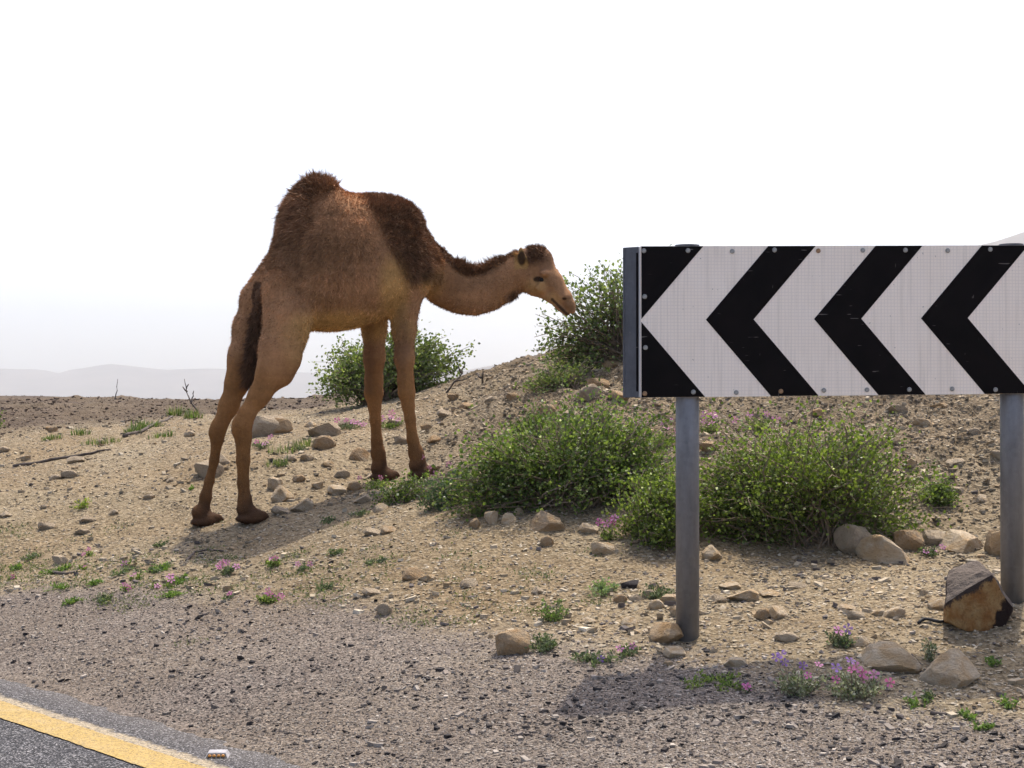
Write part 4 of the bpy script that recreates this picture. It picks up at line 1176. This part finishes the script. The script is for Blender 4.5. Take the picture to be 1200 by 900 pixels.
pebbles('rubble', 26000, 8.4, 15, (.005, .022), MDP, lambda x, y: np.clip(grid_at(mound, x, y), 0, 1), 'stony rubble covering the mound behind the sign', 35, cubes=True, power=.5, shape=2.6)
pebbles('clods', 12000, 13, 40, (.006, .026), SLP, lambda x, y: grid_at(soilm, x, y), 'brown soil clods on the rough ground behind the sand', 36, cubes=True, power=1.0, shape=2.8)
pebbles('tar_crumbs', 2600, 5.0, 9, (.004, .012), [(.018, .016, .017), (.03, .027, .027)], lambda x, y: edge_ok(x, y) * grid_at(gravm, x, y) * (.2 + .8 * (fbm2(x, y, 2.2, 3, 175) > .1)), 'black tar crumbs on the gravel shoulder', 37, cubes=True)
pebbles('road_grit', 900, 5.0, 8.5, (.002, .006), GRP, lambda x, y: sstep(-.1, .25, road_sd(x, y)) * (road_sd(x, y) < .3), 'loose grit along the asphalt edge', 38)

# ------------------------------------------------------------------ plants
def leaf_quads(P, Dv, size, asp, r, fold=.25):
    """Small folded leaves at P pointing along Dv."""
    n = len(P)
    Dv = Dv / (np.linalg.norm(Dv, axis=1)[:, None] + 1e-9)
    S = np.cross(Dv, r.normal(0, 1, (n, 3))); S /= np.linalg.norm(S, axis=1)[:, None] + 1e-9
    U = np.cross(S, Dv)
    s = size[:, None]; w = s * asp
    V = np.stack([P, P + Dv * s * .5 + S * w + U * w * fold, P + Dv * s, P + Dv * s * .5 - S * w + U * w * fold], 1).reshape(-1, 3)
    o = np.arange(n)[:, None] * 4
    F = np.concatenate([o + [0, 1, 2], o + [0, 2, 3]])
    return V, F
def twig_tubes(paths, radii):
    """paths (n,m,3), radii (n,m): triangular tubes."""
    n, m, _ = paths.shape
    T = np.gradient(paths, axis=1); T /= np.linalg.norm(T, axis=2)[..., None] + 1e-9
    A = np.cross(T, np.array([.3, .9, .25])); A /= np.linalg.norm(A, axis=2)[..., None] + 1e-9
    Bv = np.cross(T, A)
    V = np.stack([paths + (A * math.cos(k * 2.0944) + Bv * math.sin(k * 2.0944)) * radii[..., None] for k in range(3)], 2)
    base = (np.arange(n)[:, None] * m + np.arange(m - 1)[None]).ravel()[:, None] * 3
    F = np.concatenate([base + [k, (k + 1) % 3, 3 + (k + 1) % 3, 3 + k] for k in range(3)])
    return V.reshape(-1, 3), F
def shrub(label, cx, cy, rx, ry, h, n_twig, leaves, lsize, cols, seed, n_clump=22, base_r=.35, mat='leaf', lean=(0, 0), blossoms=0, bare=0.0, asp=.42, flat=1.0, group=None, spread=.16, droop=0.0, low=0.0):
    r = np.random.default_rng(seed)
    z0_ = float(zg(cx, cy))
    root = empty('shrub', (cx, cy, z0_)); tag(root, label, 'shrub', group)
    # clump centres through the upper shell of the crown
    a = r.random(n_clump) * 6.283; e_ = np.arcsin(r.random(n_clump) ** (.9) * (1 - low) + low * 0)
    rad = r.uniform(.55, .92, n_clump)
    Cc = np.stack([np.cos(a) * np.cos(e_) * rx * rad, np.sin(a) * np.cos(e_) * ry * rad, np.sin(e_) ** flat * h * rad + .06 * h], -1)
    Cc[:, 0] += lean[0] * Cc[:, 2]; Cc[:, 1] += lean[1] * Cc[:, 2]
    tone = r.normal(1, .16, n_clump)
    k = r.integers(0, n_clump, n_twig)
    tips = Cc[k] + r.normal(0, 1, (n_twig, 3)) * np.array([rx, ry, h]) * spread
    ba = r.random(n_twig) * 6.283; br = np.sqrt(r.random(n_twig)) * base_r
    roots = np.stack([np.cos(ba) * br * rx, np.sin(ba) * br * ry, np.zeros(n_twig)], -1)
    gz0 = zg(cx + roots[:, 0], cy + roots[:, 1]) - z0_
    gzt = zg(cx + tips[:, 0], cy + tips[:, 1]) - z0_
    tips[:, 2] = np.maximum(tips[:, 2], .03) + gzt * .7
    roots[:, 2] = gz0 - .01
    m = 7; t_ = np.linspace(0, 1, m)[None, :, None]
    ctrl = roots * .45 + tips * .55 + np.c_[r.normal(0, .10 * rx, n_twig), r.normal(0, .10 * ry, n_twig), r.uniform(.0, .25, n_twig) * h + droop * h]
    paths = roots[:, None] * (1 - t_) ** 2 + 2 * ctrl[:, None] * t_ * (1 - t_) + tips[:, None] * t_ ** 2
    paths = paths + r.normal(0, .012, paths.shape) * np.minimum(t_ * 3, 1)
    radii = np.linspace(1, .25, m)[None] * r.uniform(.0022, .0046, (n_twig, 1)) * (1 + 1.2 * h)
    V, F = twig_tubes(paths, radii)
    st = link('stems', mesh_np('stems', V, F), MAT['bark'], root); tag(st, kind='stuff')
    # leaves on short side shoots along the outer part of every stem
    i = r.integers(0, n_twig, leaves)
    u = 1 - (1 - bare) * r.random(leaves) ** 1.25 * .72
    f = u * (m - 1); j = np.minimum(f.astype(int), m - 2); fr_ = (f - j)[:, None]
    P = paths[i, j] * (1 - fr_) + paths[i, j + 1] * fr_
    Tn = paths[i, j + 1] - paths[i, j]; Tn /= np.linalg.norm(Tn, axis=1)[:, None] + 1e-9
    off = r.normal(0, 1, (leaves, 3)) * (.012 + .035 * (1 - np.abs(2 * u - 1.2)))[:, None] * (.6 + h)
    P = P + off; 
    gl = zg(cx + P[:, 0], cy + P[:, 1]) - z0_
    P[:, 2] = np.maximum(P[:, 2], gl + .012)
    Dv = Tn * .6 + r.normal(0, .65, (leaves, 3)) + np.array([0, 0, .25])
    sz = r.uniform(lsize[0], lsize[1], leaves)
    V, F = leaf_quads(P, Dv, sz, asp, r)
    cols = np.array(cols); q_ = r.random(leaves) ** 1.3 * (len(cols) - 1); q0_ = np.minimum(q_.astype(int), len(cols) - 2); fq = (q_ - q0_)[:, None]
    c = (cols[q0_] * (1 - fq) + cols[q0_ + 1] * fq) * (tone[k[i]] * r.normal(1, .14, leaves))[:, None]
    fo = link('foliage', mesh_np('foliage', V, F, np.repeat(np.clip(c, .006, .9), 4, 0)), MAT[mat], root); tag(fo, kind='stuff')
    if blossoms:
        bi = r.integers(0, leaves, blossoms)
        Pb = P[bi] + r.normal(0, .006, (blossoms, 3)) + np.array([0, 0, .008])
        V1, F1 = leaf_quads(Pb, r.normal(0, 1, (blossoms, 3)), r.uniform(.010, .017, blossoms), .55, r)
        cb = np.tile(np.array([.70, .70, .58]), (blossoms, 1)) * r.uniform(.75, 1.15, (blossoms, 1))
        bo_ = link('blossoms', mesh_np('blossoms', V1, F1, np.repeat(cb, 4, 0)), MAT['petal'], root); tag(bo_, kind='stuff')
    return root
GREEN = [(.060, .095, .022), (.105, .150, .036), (.16, .21, .055), (.24, .285, .09)]
OLIVE = [(.075, .105, .032), (.125, .16, .052), (.185, .22, .078), (.25, .275, .115)]
GREYG = [(.07, .095, .05), (.11, .14, .075), (.17, .20, .11)]
def sp_at(px, py): 
    p = hit(px, py); return p
# spreading middle shrub
shrub('wide dark green shrub spreading over ochre rocks, between camel and sign', .30, 8.86, .66, .42, .57, 620, 21000, (.013, .026), GREEN, 201, 30, .40, blossoms=260, spread=.14)
shrub('biggest round green shrub, standing between the two sign posts', 1.47, 8.44, .68, .46, .62, 760, 27000, (.012, .024), [(.068, .100, .020), (.120, .165, .033), (.18, .23, .052), (.26, .30, .085)], 202, 32, .45, blossoms=240, spread=.14)
shrub('low round green shrub partly hidden by the left sign post', .70, 8.22, .25, .20, .36, 240, 8000, (.012, .022), [(.068, .100, .020), (.120, .165, .033), (.18, .23, .052), (.26, .30, .085)], 203, 14, .5, blossoms=110, spread=.17)
shrub("small grey-green shrub low on the slope below the camel's forefeet", -.33, 9.10, .17, .15, .20, 130, 4200, (.011, .02), [(.055, .085, .045), (.09, .13, .07), (.14, .18, .10)], 204, 10, .5, spread=.18)
shrub("sparse low green shrub joining the grey-green one below the camel's forefeet", -.60, 9.45, .20, .14, .12, 90, 1700, (.010, .02), GREEN, 205, 9, .6, spread=.2, blossoms=30)
shrub("olive green shrub behind the camel's forelegs", -1.06, 14.2, .70, .45, .66, 420, 11500, (.018, .036), OLIVE, 206, 24, .30, blossoms=0, spread=.12, bare=.1)
shrub("tall olive shrub on the mound at the camel's mouth", .80, 11.75, .66, .36, .80, 330, 6400, (.016, .034), [(.085, .12, .04), (.135, .175, .06), (.19, .23, .085), (.26, .28, .12)], 207, 26, .22, blossoms=0, spread=.12, bare=.1, lean=(-.04, 0))
shrub('small yellow-green tuft shrub at the foot of the rubble slope near the right post', 2.20, 8.85, .12, .10, .11, 60, 1500, (.010, .02), GREEN, 208, 7, .6, spread=.2)
shrub('little green shrub growing at the edge of the brown soil', -4.72, 15.3, .20, .16, .24, 90, 2200, (.014, .03), GREEN, 209, 8, .5, spread=.18)
shrub('thin green growth on the crest of the mound beside the tall olive shrub', .33, 11.35, .30, .20, .16, 110, 1600, (.012, .024), OLIVE, 210, 12, .6, spread=.2)
shrub('thin green growth hugging the mound below the tall olive shrub', .12, 10.35, .22, .16, .16, 90, 1500, (.011, .022), GREEN, 211, 10, .6, spread=.2, blossoms=20)

# flowering plants
def flower_mesh(seed, col, eyec):
    r = random.Random(seed); V = [(0, 0, -.001)]; F = []; C = [eyec]
    for k in range(5):
        a = k * 1.2566 + r.uniform(-.12, .12); L_ = r.uniform(.85, 1.1)
        for (rr_, da, z) in ((.28, -.28, .05), (.95, -.36, .12), (1.1, 0, .08), (.95, .36, .12), (.28, .28, .05)):
            V.append((rr_ * L_ * math.cos(a + da), rr_ * L_ * math.sin(a + da), z * (1 + r.uniform(-.5, .8))))
            C.append(tuple(x * r.uniform(.85, 1.1) for x in col) if rr_ > .5 else tuple(x * .75 for x in col))
        b = 1 + k * 5
        F += [(0, b, b + 4), (b, b + 1, b + 2), (b, b + 2, b + 3), (b, b + 3, b + 4)]
    return mesh_np('flower', np.array(V), np.array(F), np.array(C))
FLW = {'pink': [flower_mesh(k, (.62, .26, .50), (.20, .03, .12)) for k in range(3)], 'purple': [flower_mesh(k + 5, (.30, .17, .48), (.12, .05, .2)) for k in range(2)], 'hot': [flower_mesh(k + 9, (.62, .17, .42), (.2, .03, .1)) for k in range(2)]}
for l_ in FLW.values():
    for me in l_: me.materials.append(MAT['petal'])
fq_ = random.Random(77)
def flower_plant(px, py, label, flowers, rad=.06, hgt=.05, leaves=220, cols=GREYG, mat='greyleaf', lsz=(.008, .018), fsize=.017, group=None, cat='flower', name='flowering_plant'):
    """Ground plant seen with its foot at (px, py); flowers: (dx, dy, kind) in photo pixels from the foot."""
    p = hit(px, py); r = np.random.default_rng(int(px * 7 + py)); sc = F_PX / p[1]
    root = empty(name, p); tag(root, label, cat, group)
    nst = max(6, leaves // 18)
    a = r.random(nst) * 6.283; rr_ = np.sqrt(r.random(nst)) * rad
    tips = np.stack([np.cos(a) * rr_, np.sin(a) * rr_, hgt * r.uniform(.4, 1.1, nst) * (1 - .4 * rr_ / rad)], -1)
    tips[:, 2] += (zg(p[0] + tips[:, 0], p[1] + tips[:, 1]) - p[2]) * .8
    rt = tips * np.array([.25, .25, 0]); rt[:, 2] = zg(p[0] + rt[:, 0], p[1] + rt[:, 1]) - p[2] - .006
    t_ = np.linspace(0, 1, 4)[None, :, None]
    paths = rt[:, None] * (1 - t_) + tips[:, None] * t_ + r.normal(0, .003, (nst, 4, 3))
    fl = []
    if flowers:
        ft = np.array([[dx / sc, -r.uniform(.0, .5) * rad, max(-dy / sc, .012)] for dx, dy, _ in flowers])
        fr_ = ft * np.array([.3, .3, 0]) + np.array([0, 0, -.005])
        fp = fr_[:, None] * (1 - t_) + ft[:, None] * t_
        paths = np.concatenate([paths, fp])
    V, F = twig_tubes(paths, np.full(paths.shape[:2], .0011))
    st = link('stems', mesh_np('stems', V, F), MAT['bark'], root); tag(st, kind='stuff')
    i = r.integers(0, nst, leaves); u = r.random(leaves)[:, None] ** .7
    P = rt[i] * (1 - u) + tips[i] * u + r.normal(0, .006, (leaves, 3))
    P[:, 2] = np.maximum(P[:, 2], zg(p[0] + P[:, 0], p[1] + P[:, 1]) - p[2] + .002)
    V, F = leaf_quads(P, r.normal(0, .6, (leaves, 3)) + np.array([0, 0, .5]), r.uniform(*lsz, leaves), .3, r)
    cols = np.array(cols); c = cols[r.integers(0, len(cols), leaves)] * r.normal(1, .18, (leaves, 1))
    fo = link('foliage', mesh_np('foliage', V, F, np.repeat(np.clip(c, .006, .9), 4, 0)), MAT[mat], root); tag(fo, kind='stuff')
    for k_, (dx, dy, kd) in enumerate(flowers):
        o = link('flower', FLW[kd][fq_.randrange(len(FLW[kd]))], None, root)
        o.location = ft[k_]; s_ = fsize * fq_.uniform(.8, 1.15); o.scale = (s_, s_, s_)
        o.rotation_euler = (fq_.uniform(.5, 1.35), fq_.uniform(-.3, .3), fq_.uniform(-.8, .8))
    return root
PALEG = [(.30, .31, .22), (.22, .24, .15), (.40, .40, .30), (.12, .15, .07)]
G1 = 'pink flowers at the near edge of the sand'
flower_plant(265, 673, 'clump of four pink flowers in front of the camel shadow', [(-9, -11, 'pink'), (-4, -13, 'pink'), (2, -14, 'pink'), (12, -9, 'pink'), (-7, -8, 'hot')], .055, .045, 320)
flower_plant(322, 664, 'green tuft with two pink flowers, right of the four-flower clump', [(-3, -8, 'pink'), (1, -9, 'hot')], .05, .045, 320, GREEN, 'leaf')
flower_plant(313, 706, 'low dark green plant with three pink flowers at the gravel edge', [(4, -9, 'hot'), (11, -4, 'pink'), (18, -8, 'hot'), (2, -13, 'pink')], .075, .035, 420, GREEN, 'leaf')
flower_plant(269, 703, 'single pink flower at the gravel edge beside the three-flower plant', [(0, -6, 'hot')], .03, .02, 60)
flower_plant(355, 668, 'two pale pink flowers on bare sand right of the camel shadow', [(-6, -7, 'pink'), (8, -7, 'pink')], .04, .02, 120)
for a, b, fl in ((150, 693, [(2, -4, 'hot'), (-3, -8, 'hot')]), (185, 690, [(0, -3, 'pink')]), (200, 688, [(1, -8, 'pink'), (0, -13, 'pink')]), (157, 680, [(0, -6, 'pink')]), (147, 664, [(0, -3, 'pink')]), (104, 652, [(0, -8, 'hot'), (-5, -1, 'hot')]), (98, 668, [(1, -4, 'hot')]), (15, 680, [(1, -4, 'hot')])):
    flower_plant(a, b, 'tiny plant with pink flowers among green weeds left of the camel shadow', fl, .04, .02, 90, GREEN, 'leaf', group='tiny pink-flowered plants left of the camel shadow')
flower_plant(733, 768, 'plant with two pink flowers between ochre rock and left sign post', [(-7, -8, 'pink'), (8, -11, 'pink')], .06, .035, 260)
flower_plant(985, 756, 'grey-green tuft with a pale pink flower on the sand between the sign posts', [(-4, -16, 'pink'), (8, -18, 'purple')], .075, .06, 420, GREYG, fsize=.02)
flower_plant(935, 815, 'silvery plant with purple and pink flowers, left of two', [(-26, -44, 'purple'), (-22, -49, 'purple'), (6, -34, 'purple'), (22, -37, 'pink'), (10, -24, 'hot'), (-18, -40, 'purple')], .10, .09, 900, PALEG, 'greyleaf', fsize=.018)
flower_plant(1000, 818, 'silvery plant with bright pink flowers, right of two', [(-23, -23, 'hot'), (-3, -33, 'hot'), (2, -36, 'pink'), (9, -29, 'hot'), (22, -28, 'pink'), (10, -22, 'pink'), (41, -18, 'hot'), (-5, -44, 'purple'), (-22, -36, 'purple')], .11, .10, 1000, PALEG, 'greyleaf', fsize=.019)
flower_plant(875, 812, 'lone pink flower on gravel in the sign shadow', [(-1, -6, 'hot'), (1, -2, 'pink')], .03, .02, 40)
flower_plant(1092, 652, 'three pink flowers growing between the pale boulders', [(-9, -6, 'pink'), (3, -7, 'pink'), (12, -11, 'pink')], .07, .045, 300)
flower_plant(832, 508, 'pink flowers on the rubble slope just right of the left sign post', [(-6, -22, 'pink'), (3, -21, 'pink'), (-7, -14, 'pink'), (1, -12, 'pink')], .07, .07, 380, GREEN, 'leaf', fsize=.022)
flower_plant(780, 520, 'pink flowers over the right end of the middle shrub', [(-20, -22, 'pink'), (-5, -23, 'pink'), (5, -27, 'pink'), (0, -17, 'pink'), (17, -22, 'pink'), (10, -14, 'pink'), (-34, -25, 'pink')], .16, .08, 500, GREEN, 'leaf', fsize=.015)
flower_plant(890, 505, 'pink flowers on the rubble slope over the biggest round shrub', [(-13, -19, 'pink'), (8, -19, 'pink'), (18, -13, 'pink'), (-30, -12, 'pink')], .10, .09, 400, GREEN, 'leaf', fsize=.022)
flower_plant(408, 503, "pink flowers beside the broad grey boulder behind the camel's legs", [(6, -8, 'pink'), (12, -7, 'pink'), (18, -5, 'pink'), (-12, -10, 'hot'), (-2, -10, 'hot')], .12, .04, 380, GREYG, fsize=.024)
flower_plant(458, 502, "pink flowers between the camel's forelegs", [(-10, -11, 'pink'), (1, -12, 'pink'), (9, -10, 'pink'), (1, -17, 'pink')], .10, .06, 420, GREEN, 'leaf', fsize=.022)
flower_plant(308, 524, "pink flowers behind the camel's near hind leg", [(-7, -6, 'hot'), (3, -4, 'pink'), (9, -12, 'pink')], .08, .04, 260, GREYG, fsize=.024)
flower_plant(502, 558, "pink flowers right of the camel's near forefoot", [(-7, -22, 'pink'), (1, -9, 'pink'), (8, -2, 'pink'), (24, -14, 'pink')], .07, .05, 280, GREEN, 'leaf', fsize=.02)
flower_plant(440, 572, "two pink flowers under the camel's far forefoot", [(-18, -12, 'hot'), (6, -12, 'hot')], .12, .05, 480, GREEN, 'leaf', fsize=.018)
flower_plant(712, 632, 'pink and white flowers at the left edge of the low round shrub', [(-10, -20, 'hot'), (-1, -18, 'pink'), (6, -21, 'hot'), (8, -25, 'pink')], .06, .05, 260, GREEN, 'leaf', fsize=.02)
flower_plant(1090, 775, 'upright pale woolly plant in front of the dark-topped boulder', [], .03, .10, 220, PALEG, cat='plant', name='woolly_plant')
flower_plant(650, 728, 'bright green weed with feathery leaves on open sand', [], .065, .10, 420, [(.12, .18, .05), (.16, .23, .07), (.09, .13, .04)], 'leaf', cat='weed', name='weed')
flower_plant(635, 762, 'grey-green plant against the blocky ochre rock', [], .09, .06, 620, GREYG, cat='weed', name='weed')
flower_plant(700, 776, 'flat grey-green weeds left of the two-flowered plant', [(4, -3, 'purple')], .11, .03, 420, GREYG, cat='weed', name='weed')
flower_plant(770, 700, 'grey-green tuft among stones left of the sign post', [], .08, .05, 460, GREYG, cat='weed', name='weed')
flower_plant(705, 692, 'pale green tuft beside the flat black stone', [], .10, .04, 460, [(.16, .22, .10), (.22, .28, .14)], 'leaf', cat='weed', name='weed')
flower_plant(838, 803, 'flat dark green weed in the sign shadow', [], .14, .012, 420, GREEN, 'leaf', cat='weed', name='weed')
flower_plant(1085, 822, 'small grey tuft left of the bright weed on the gravel', [], .04, .025, 160, GREYG, cat='weed', name='weed')
for a, b in ((1160, 780), (1182, 826), (1135, 842), (1150, 856), (1075, 828)):
    flower_plant(a, b, 'small green weed growing on the sand under the right post', [], .045, .025, 150, [(.10, .16, .04), (.15, .22, .06)], 'leaf', cat='weed', name='weed', group='small weeds under the right post')
for a, b in ((20, 668), (75, 668), (145, 672), (178, 671), (190, 668), (70, 690), (110, 685), (85, 708), (120, 706), (200, 700), (35, 655), (60, 672), (210, 682)):
    flower_plant(a, b, 'flat green weed at the near edge of the sand left of the camel shadow', [], fq_.uniform(.05, .10), .02, fq_.randrange(160, 420), [(.09, .15, .03), (.13, .20, .045), (.17, .24, .07)] if fq_.random() < .6 else GREYG, 'leaf', cat='weed', name='weed', group='flat weeds left of the camel shadow')
flower_plant(97, 594, 'lone green rosette with yellow stalks on the sand left of the camel', [], .07, .055, 260, [(.12, .20, .03), (.20, .26, .05), (.34, .32, .05)], 'leaf', cat='weed', name='weed')
flower_plant(222, 575, "tiny bright green sprout beside the camel's far hind leg", [], .03, .02, 60, [(.12, .22, .03)], 'leaf', cat='weed', name='weed')
for a, b in ((380, 690), (440, 662), (395, 650), (190, 640), (385, 612), (420, 605), (350, 528), (330, 545)):
    flower_plant(a, b, 'sparse grey-green weed on the slope below the camel', [], .06, .025, 170, GREYG, cat='weed', name='weed', group='sparse weeds below the camel')

def grass_tuft(px, py, label, rad, hgt, n, cols, group=None):
    p = hit(px, py); r = np.random.default_rng(int(px * 3 + py))
    a = r.random(n) * 6.283; rr_ = np.sqrt(r.random(n)) * rad
    B = np.stack([np.cos(a) * rr_, np.sin(a) * rr_ * .7, np.zeros(n)], -1); B[:, 2] = zg(p[0] + B[:, 0], p[1] + B[:, 1]) - p[2] - .004
    out = np.stack([np.cos(a), np.sin(a), np.zeros(n)], -1) * r.uniform(.1, .7, (n, 1)) + r.normal(0, .25, (n, 3))
    h = hgt * r.uniform(.5, 1.1, n)[:, None]
    M = B + out * h * .4 + np.array([0, 0, 1]) * h * .6; T = B + out * h * .95 + np.array([0, 0, 1]) * h * .95
    S = np.cross(out, [0, 0, 1.]); S /= np.linalg.norm(S, axis=1)[:, None] + 1e-9; w = r.uniform(.002, .0045, n)[:, None]
    V = np.stack([B - S * w, B + S * w, M - S * w * .8, M + S * w * .8, T], 1).reshape(-1, 3)
    o = np.arange(n)[:, None] * 5; F = np.concatenate([o + [0, 1, 3], o + [0, 3, 2], o + [2, 3, 4]])
    c = np.array(cols)[r.integers(0, len(cols), n)] * r.normal(1, .15, (n, 1))
    g_ = link('grass_tuft', mesh_np('grass_tuft', V, F, np.repeat(np.clip(c, .006, .9), 5, 0)), MAT['leaf']); g_.location = p
    tag(g_, label, 'grass', group); return g_
BG = [(.085, .13, .03), (.12, .165, .05), (.06, .095, .028), (.19, .17, .10)]
for a, b, rd, hg in ((118, 520, .17, .07), (95, 510, .10, .07), (165, 503, .10, .09), (155, 508, .08, .07), (205, 486, .09, .10), (226, 490, .10, .10), (178, 500, .12, .07), (60, 515, .10, .05), (190, 512, .12, .06)):
    grass_tuft(a, b, 'bright green grass tuft along the ridge at the edge of the brown soil', rd * .85, hg * .9, 90, BG, 'grass tufts along the soil ridge')
for a, b, rd, hg in ((335, 530, .12, .06), (360, 522, .10, .05), (325, 545, .08, .05)):
    grass_tuft(a, b, "thin green grass tuft under the camel's belly", rd, hg, 80, [(.10, .13, .05), (.16, .17, .08)], "grass tufts under the camel's belly")
# ------------------------------------------------------------------ dead twigs and branches
def dead_plant(label, stems, name='dead_plant', cat='twig', rad=.006):
    """stems: lists of (photo x, photo y) from foot to tip; the first point of the first one stands on the ground."""
    p = hit(*stems[0][0]); root = p; bm = bmesh.new(); rj = random.Random(int(p[0] * 100))
    for st in stems:
        pts = [at(a, b, p[1] + rj.uniform(-.05, .05)) for a, b in st]
        if st is stems[0]: pts[0][2] = p[2] - .02
        pts = [q - root for q in pts]
        sub = []
        for q0, q1 in zip(pts, pts[1:]):
            for k in range(3): sub.append(q0 + (q1 - q0) * k / 3 + np.array([rj.gauss(0, .004) for _ in range(3)]))
        sub.append(pts[-1])
        tube(bm, sub, [rad * (1 - .75 * k / len(sub)) for k in range(len(sub))], 6)
    o = link(name, bm_mesh(name, bm, True), MAT['dead']); o.location = root; tag(o, label, cat); return o
dead_plant('forked bare twig standing on the brown soil ridge', [[(232, 482), (224, 472), (219, 460), (216, 444)], [(224, 472), (226, 464), (227, 458)], [(219, 459), (214, 453)], [(218, 455), (221, 450)]], rad=.009)
dead_plant('thin straight bare twig on the crest of the brown soil', [[(134, 468), (137, 458), (138, 444)]], rad=.007)
dead_plant("bare crooked twigs on the crest right of the shrub behind the camel", [[(520, 462), (532, 448), (541, 438), (545, 424)], [(541, 438), (537, 428)], [(532, 448), (548, 443)]], rad=.009)
dead_plant('short dark dead stalk on the crest of the mound', [[(565, 450), (565, 440), (566, 434)], [(565, 443), (559, 437)]], rad=.009)
def lying_branch(label, pts, rad):
    P = [hit(*q) for q in pts]; root = P[0]; bm = bmesh.new(); sub = []
    for q0, q1 in zip(P, P[1:]):
        for k in range(4):
            q = q0 + (q1 - q0) * k / 4; q = q + np.array([0, 0, float(zg(q[0], q[1])) - q[2] + rad * .6]); sub.append(q - root)
    sub.append(P[-1] - root + np.array([0, 0, rad * .5]))
    tube(bm, sub, [rad * (1 - .5 * k / len(sub)) for k in range(len(sub))], 6)
    o = link('branch', bm_mesh('branch', bm, True), MAT['dead']); o.location = root; tag(o, label, 'branch')
lying_branch('long dead branch lying along the grassy soil ridge', [(145, 513), (170, 505), (190, 495), (202, 489)], .016)
lying_branch('long low dead branch half buried on the sand below the soil ridge', [(15, 548), (60, 540), (100, 534), (130, 528)], .014)
lying_branch('crooked dry stick in the camel shadow', [(218, 658), (228, 648), (245, 645), (262, 647)], .007)
lying_branch('dark dry stick on the weeds at the gravel edge', [(62, 672), (78, 674), (95, 669)], .010)
lying_branch('straight brown stick lying on the gravel near the right post', [(1090, 838), (1110, 839), (1130, 837)], .008)
# twigs showing in the middle shrub
# ------------------------------------------------------------------ road stud
p = flat(255, 886); st = empty('road_stud', (p[0], p[1], .0)); tag(st, 'small white road stud with amber reflectors beside the yellow line', 'road stud')
st.rotation_euler = (0, 0, .05)
def wedge(name, x0, x1, xt0, xt1, y0, y1, yt0, yt1, z0_, z1_, mat):
    bm = bmesh.new()
    a = [bm.verts.new(v) for v in ((x0, y0, z0_), (x1, y0, z0_), (x1, y1, z0_), (x0, y1, z0_), (xt0, yt0, z1_), (xt1, yt0, z1_), (xt1, yt1, z1_), (xt0, yt1, z1_))]
    for f in ((0, 3, 2, 1), (4, 5, 6, 7), (0, 1, 5, 4), (1, 2, 6, 5), (2, 3, 7, 6), (3, 0, 4, 7)): bm.faces.new([a[i] for i in f])
    return link(name, bm_mesh(name, bm), mat, st)
wedge('body', -.042, .042, -.030, .030, -.04, .04, -.018, .03, -.004, .016, m_plain('stud_plastic', (.30, .29, .30), .5, nscale=40, var=.3))
wedge('reflector_frame', -.036, .036, -.029, .029, -.0405, -.03, -.0255, -.02, .001, .0138, m_plain('stud_black', (.02, .016, .014), .5))
am = m_plain('amber_lens', (.62, .25, .03), .25, spec=.6)
for k in range(4):
    bm = bmesh.new(); bmesh.ops.create_uvsphere(bm, u_segments=10, v_segments=6, radius=.0062)
    o = link('reflector', bm_mesh('reflector', bm, True), am, st); o.location = (-.0225 + .015 * k, -.0345, .0075); o.scale = (1, .6, .8)

# ------------------------------------------------------------------ thin ground cover along the edge of the gravel
rgc = np.random.default_rng(404)
nc = 150
sC = rgc.uniform(-4.2, 1.2, nc); dC = 1.55 + .22 * sC + rgc.normal(.18, .28, nc)
Cx = A2[0] + RD[0] * sC + RN[0] * dC; Cy = A2[1] + RD[1] * sC + RN[1] * dC
kc = rgc.integers(0, nc, 9000)
GPx = Cx[kc] + rgc.normal(0, .055, 9000); GPy = Cy[kc] + rgc.normal(0, .045, 9000)
GP = np.stack([GPx, GPy, zg(GPx, GPy) + .002], -1)
Vg, Fg = leaf_quads(GP, rgc.normal(0, .7, (9000, 3)) + np.array([0, 0, .55]), rgc.uniform(.007, .017, 9000), .28, rgc)
gp = np.array([(.17, .175, .10), (.22, .21, .13), (.13, .15, .065), (.26, .235, .16), (.10, .13, .04)])
gc_ = gp[(kc * 7 + rgc.integers(0, 2, 9000)) % 5] * rgc.normal(1, .18, (9000, 1))
go_ = link('ground_cover', mesh_np('ground_cover', Vg, Fg, np.repeat(np.clip(gc_, .01, .9), 4, 0)), MAT['greyleaf'])
tag(go_, 'thin grey-green ground cover where the sand meets the gravel', 'ground cover', kind='stuff')
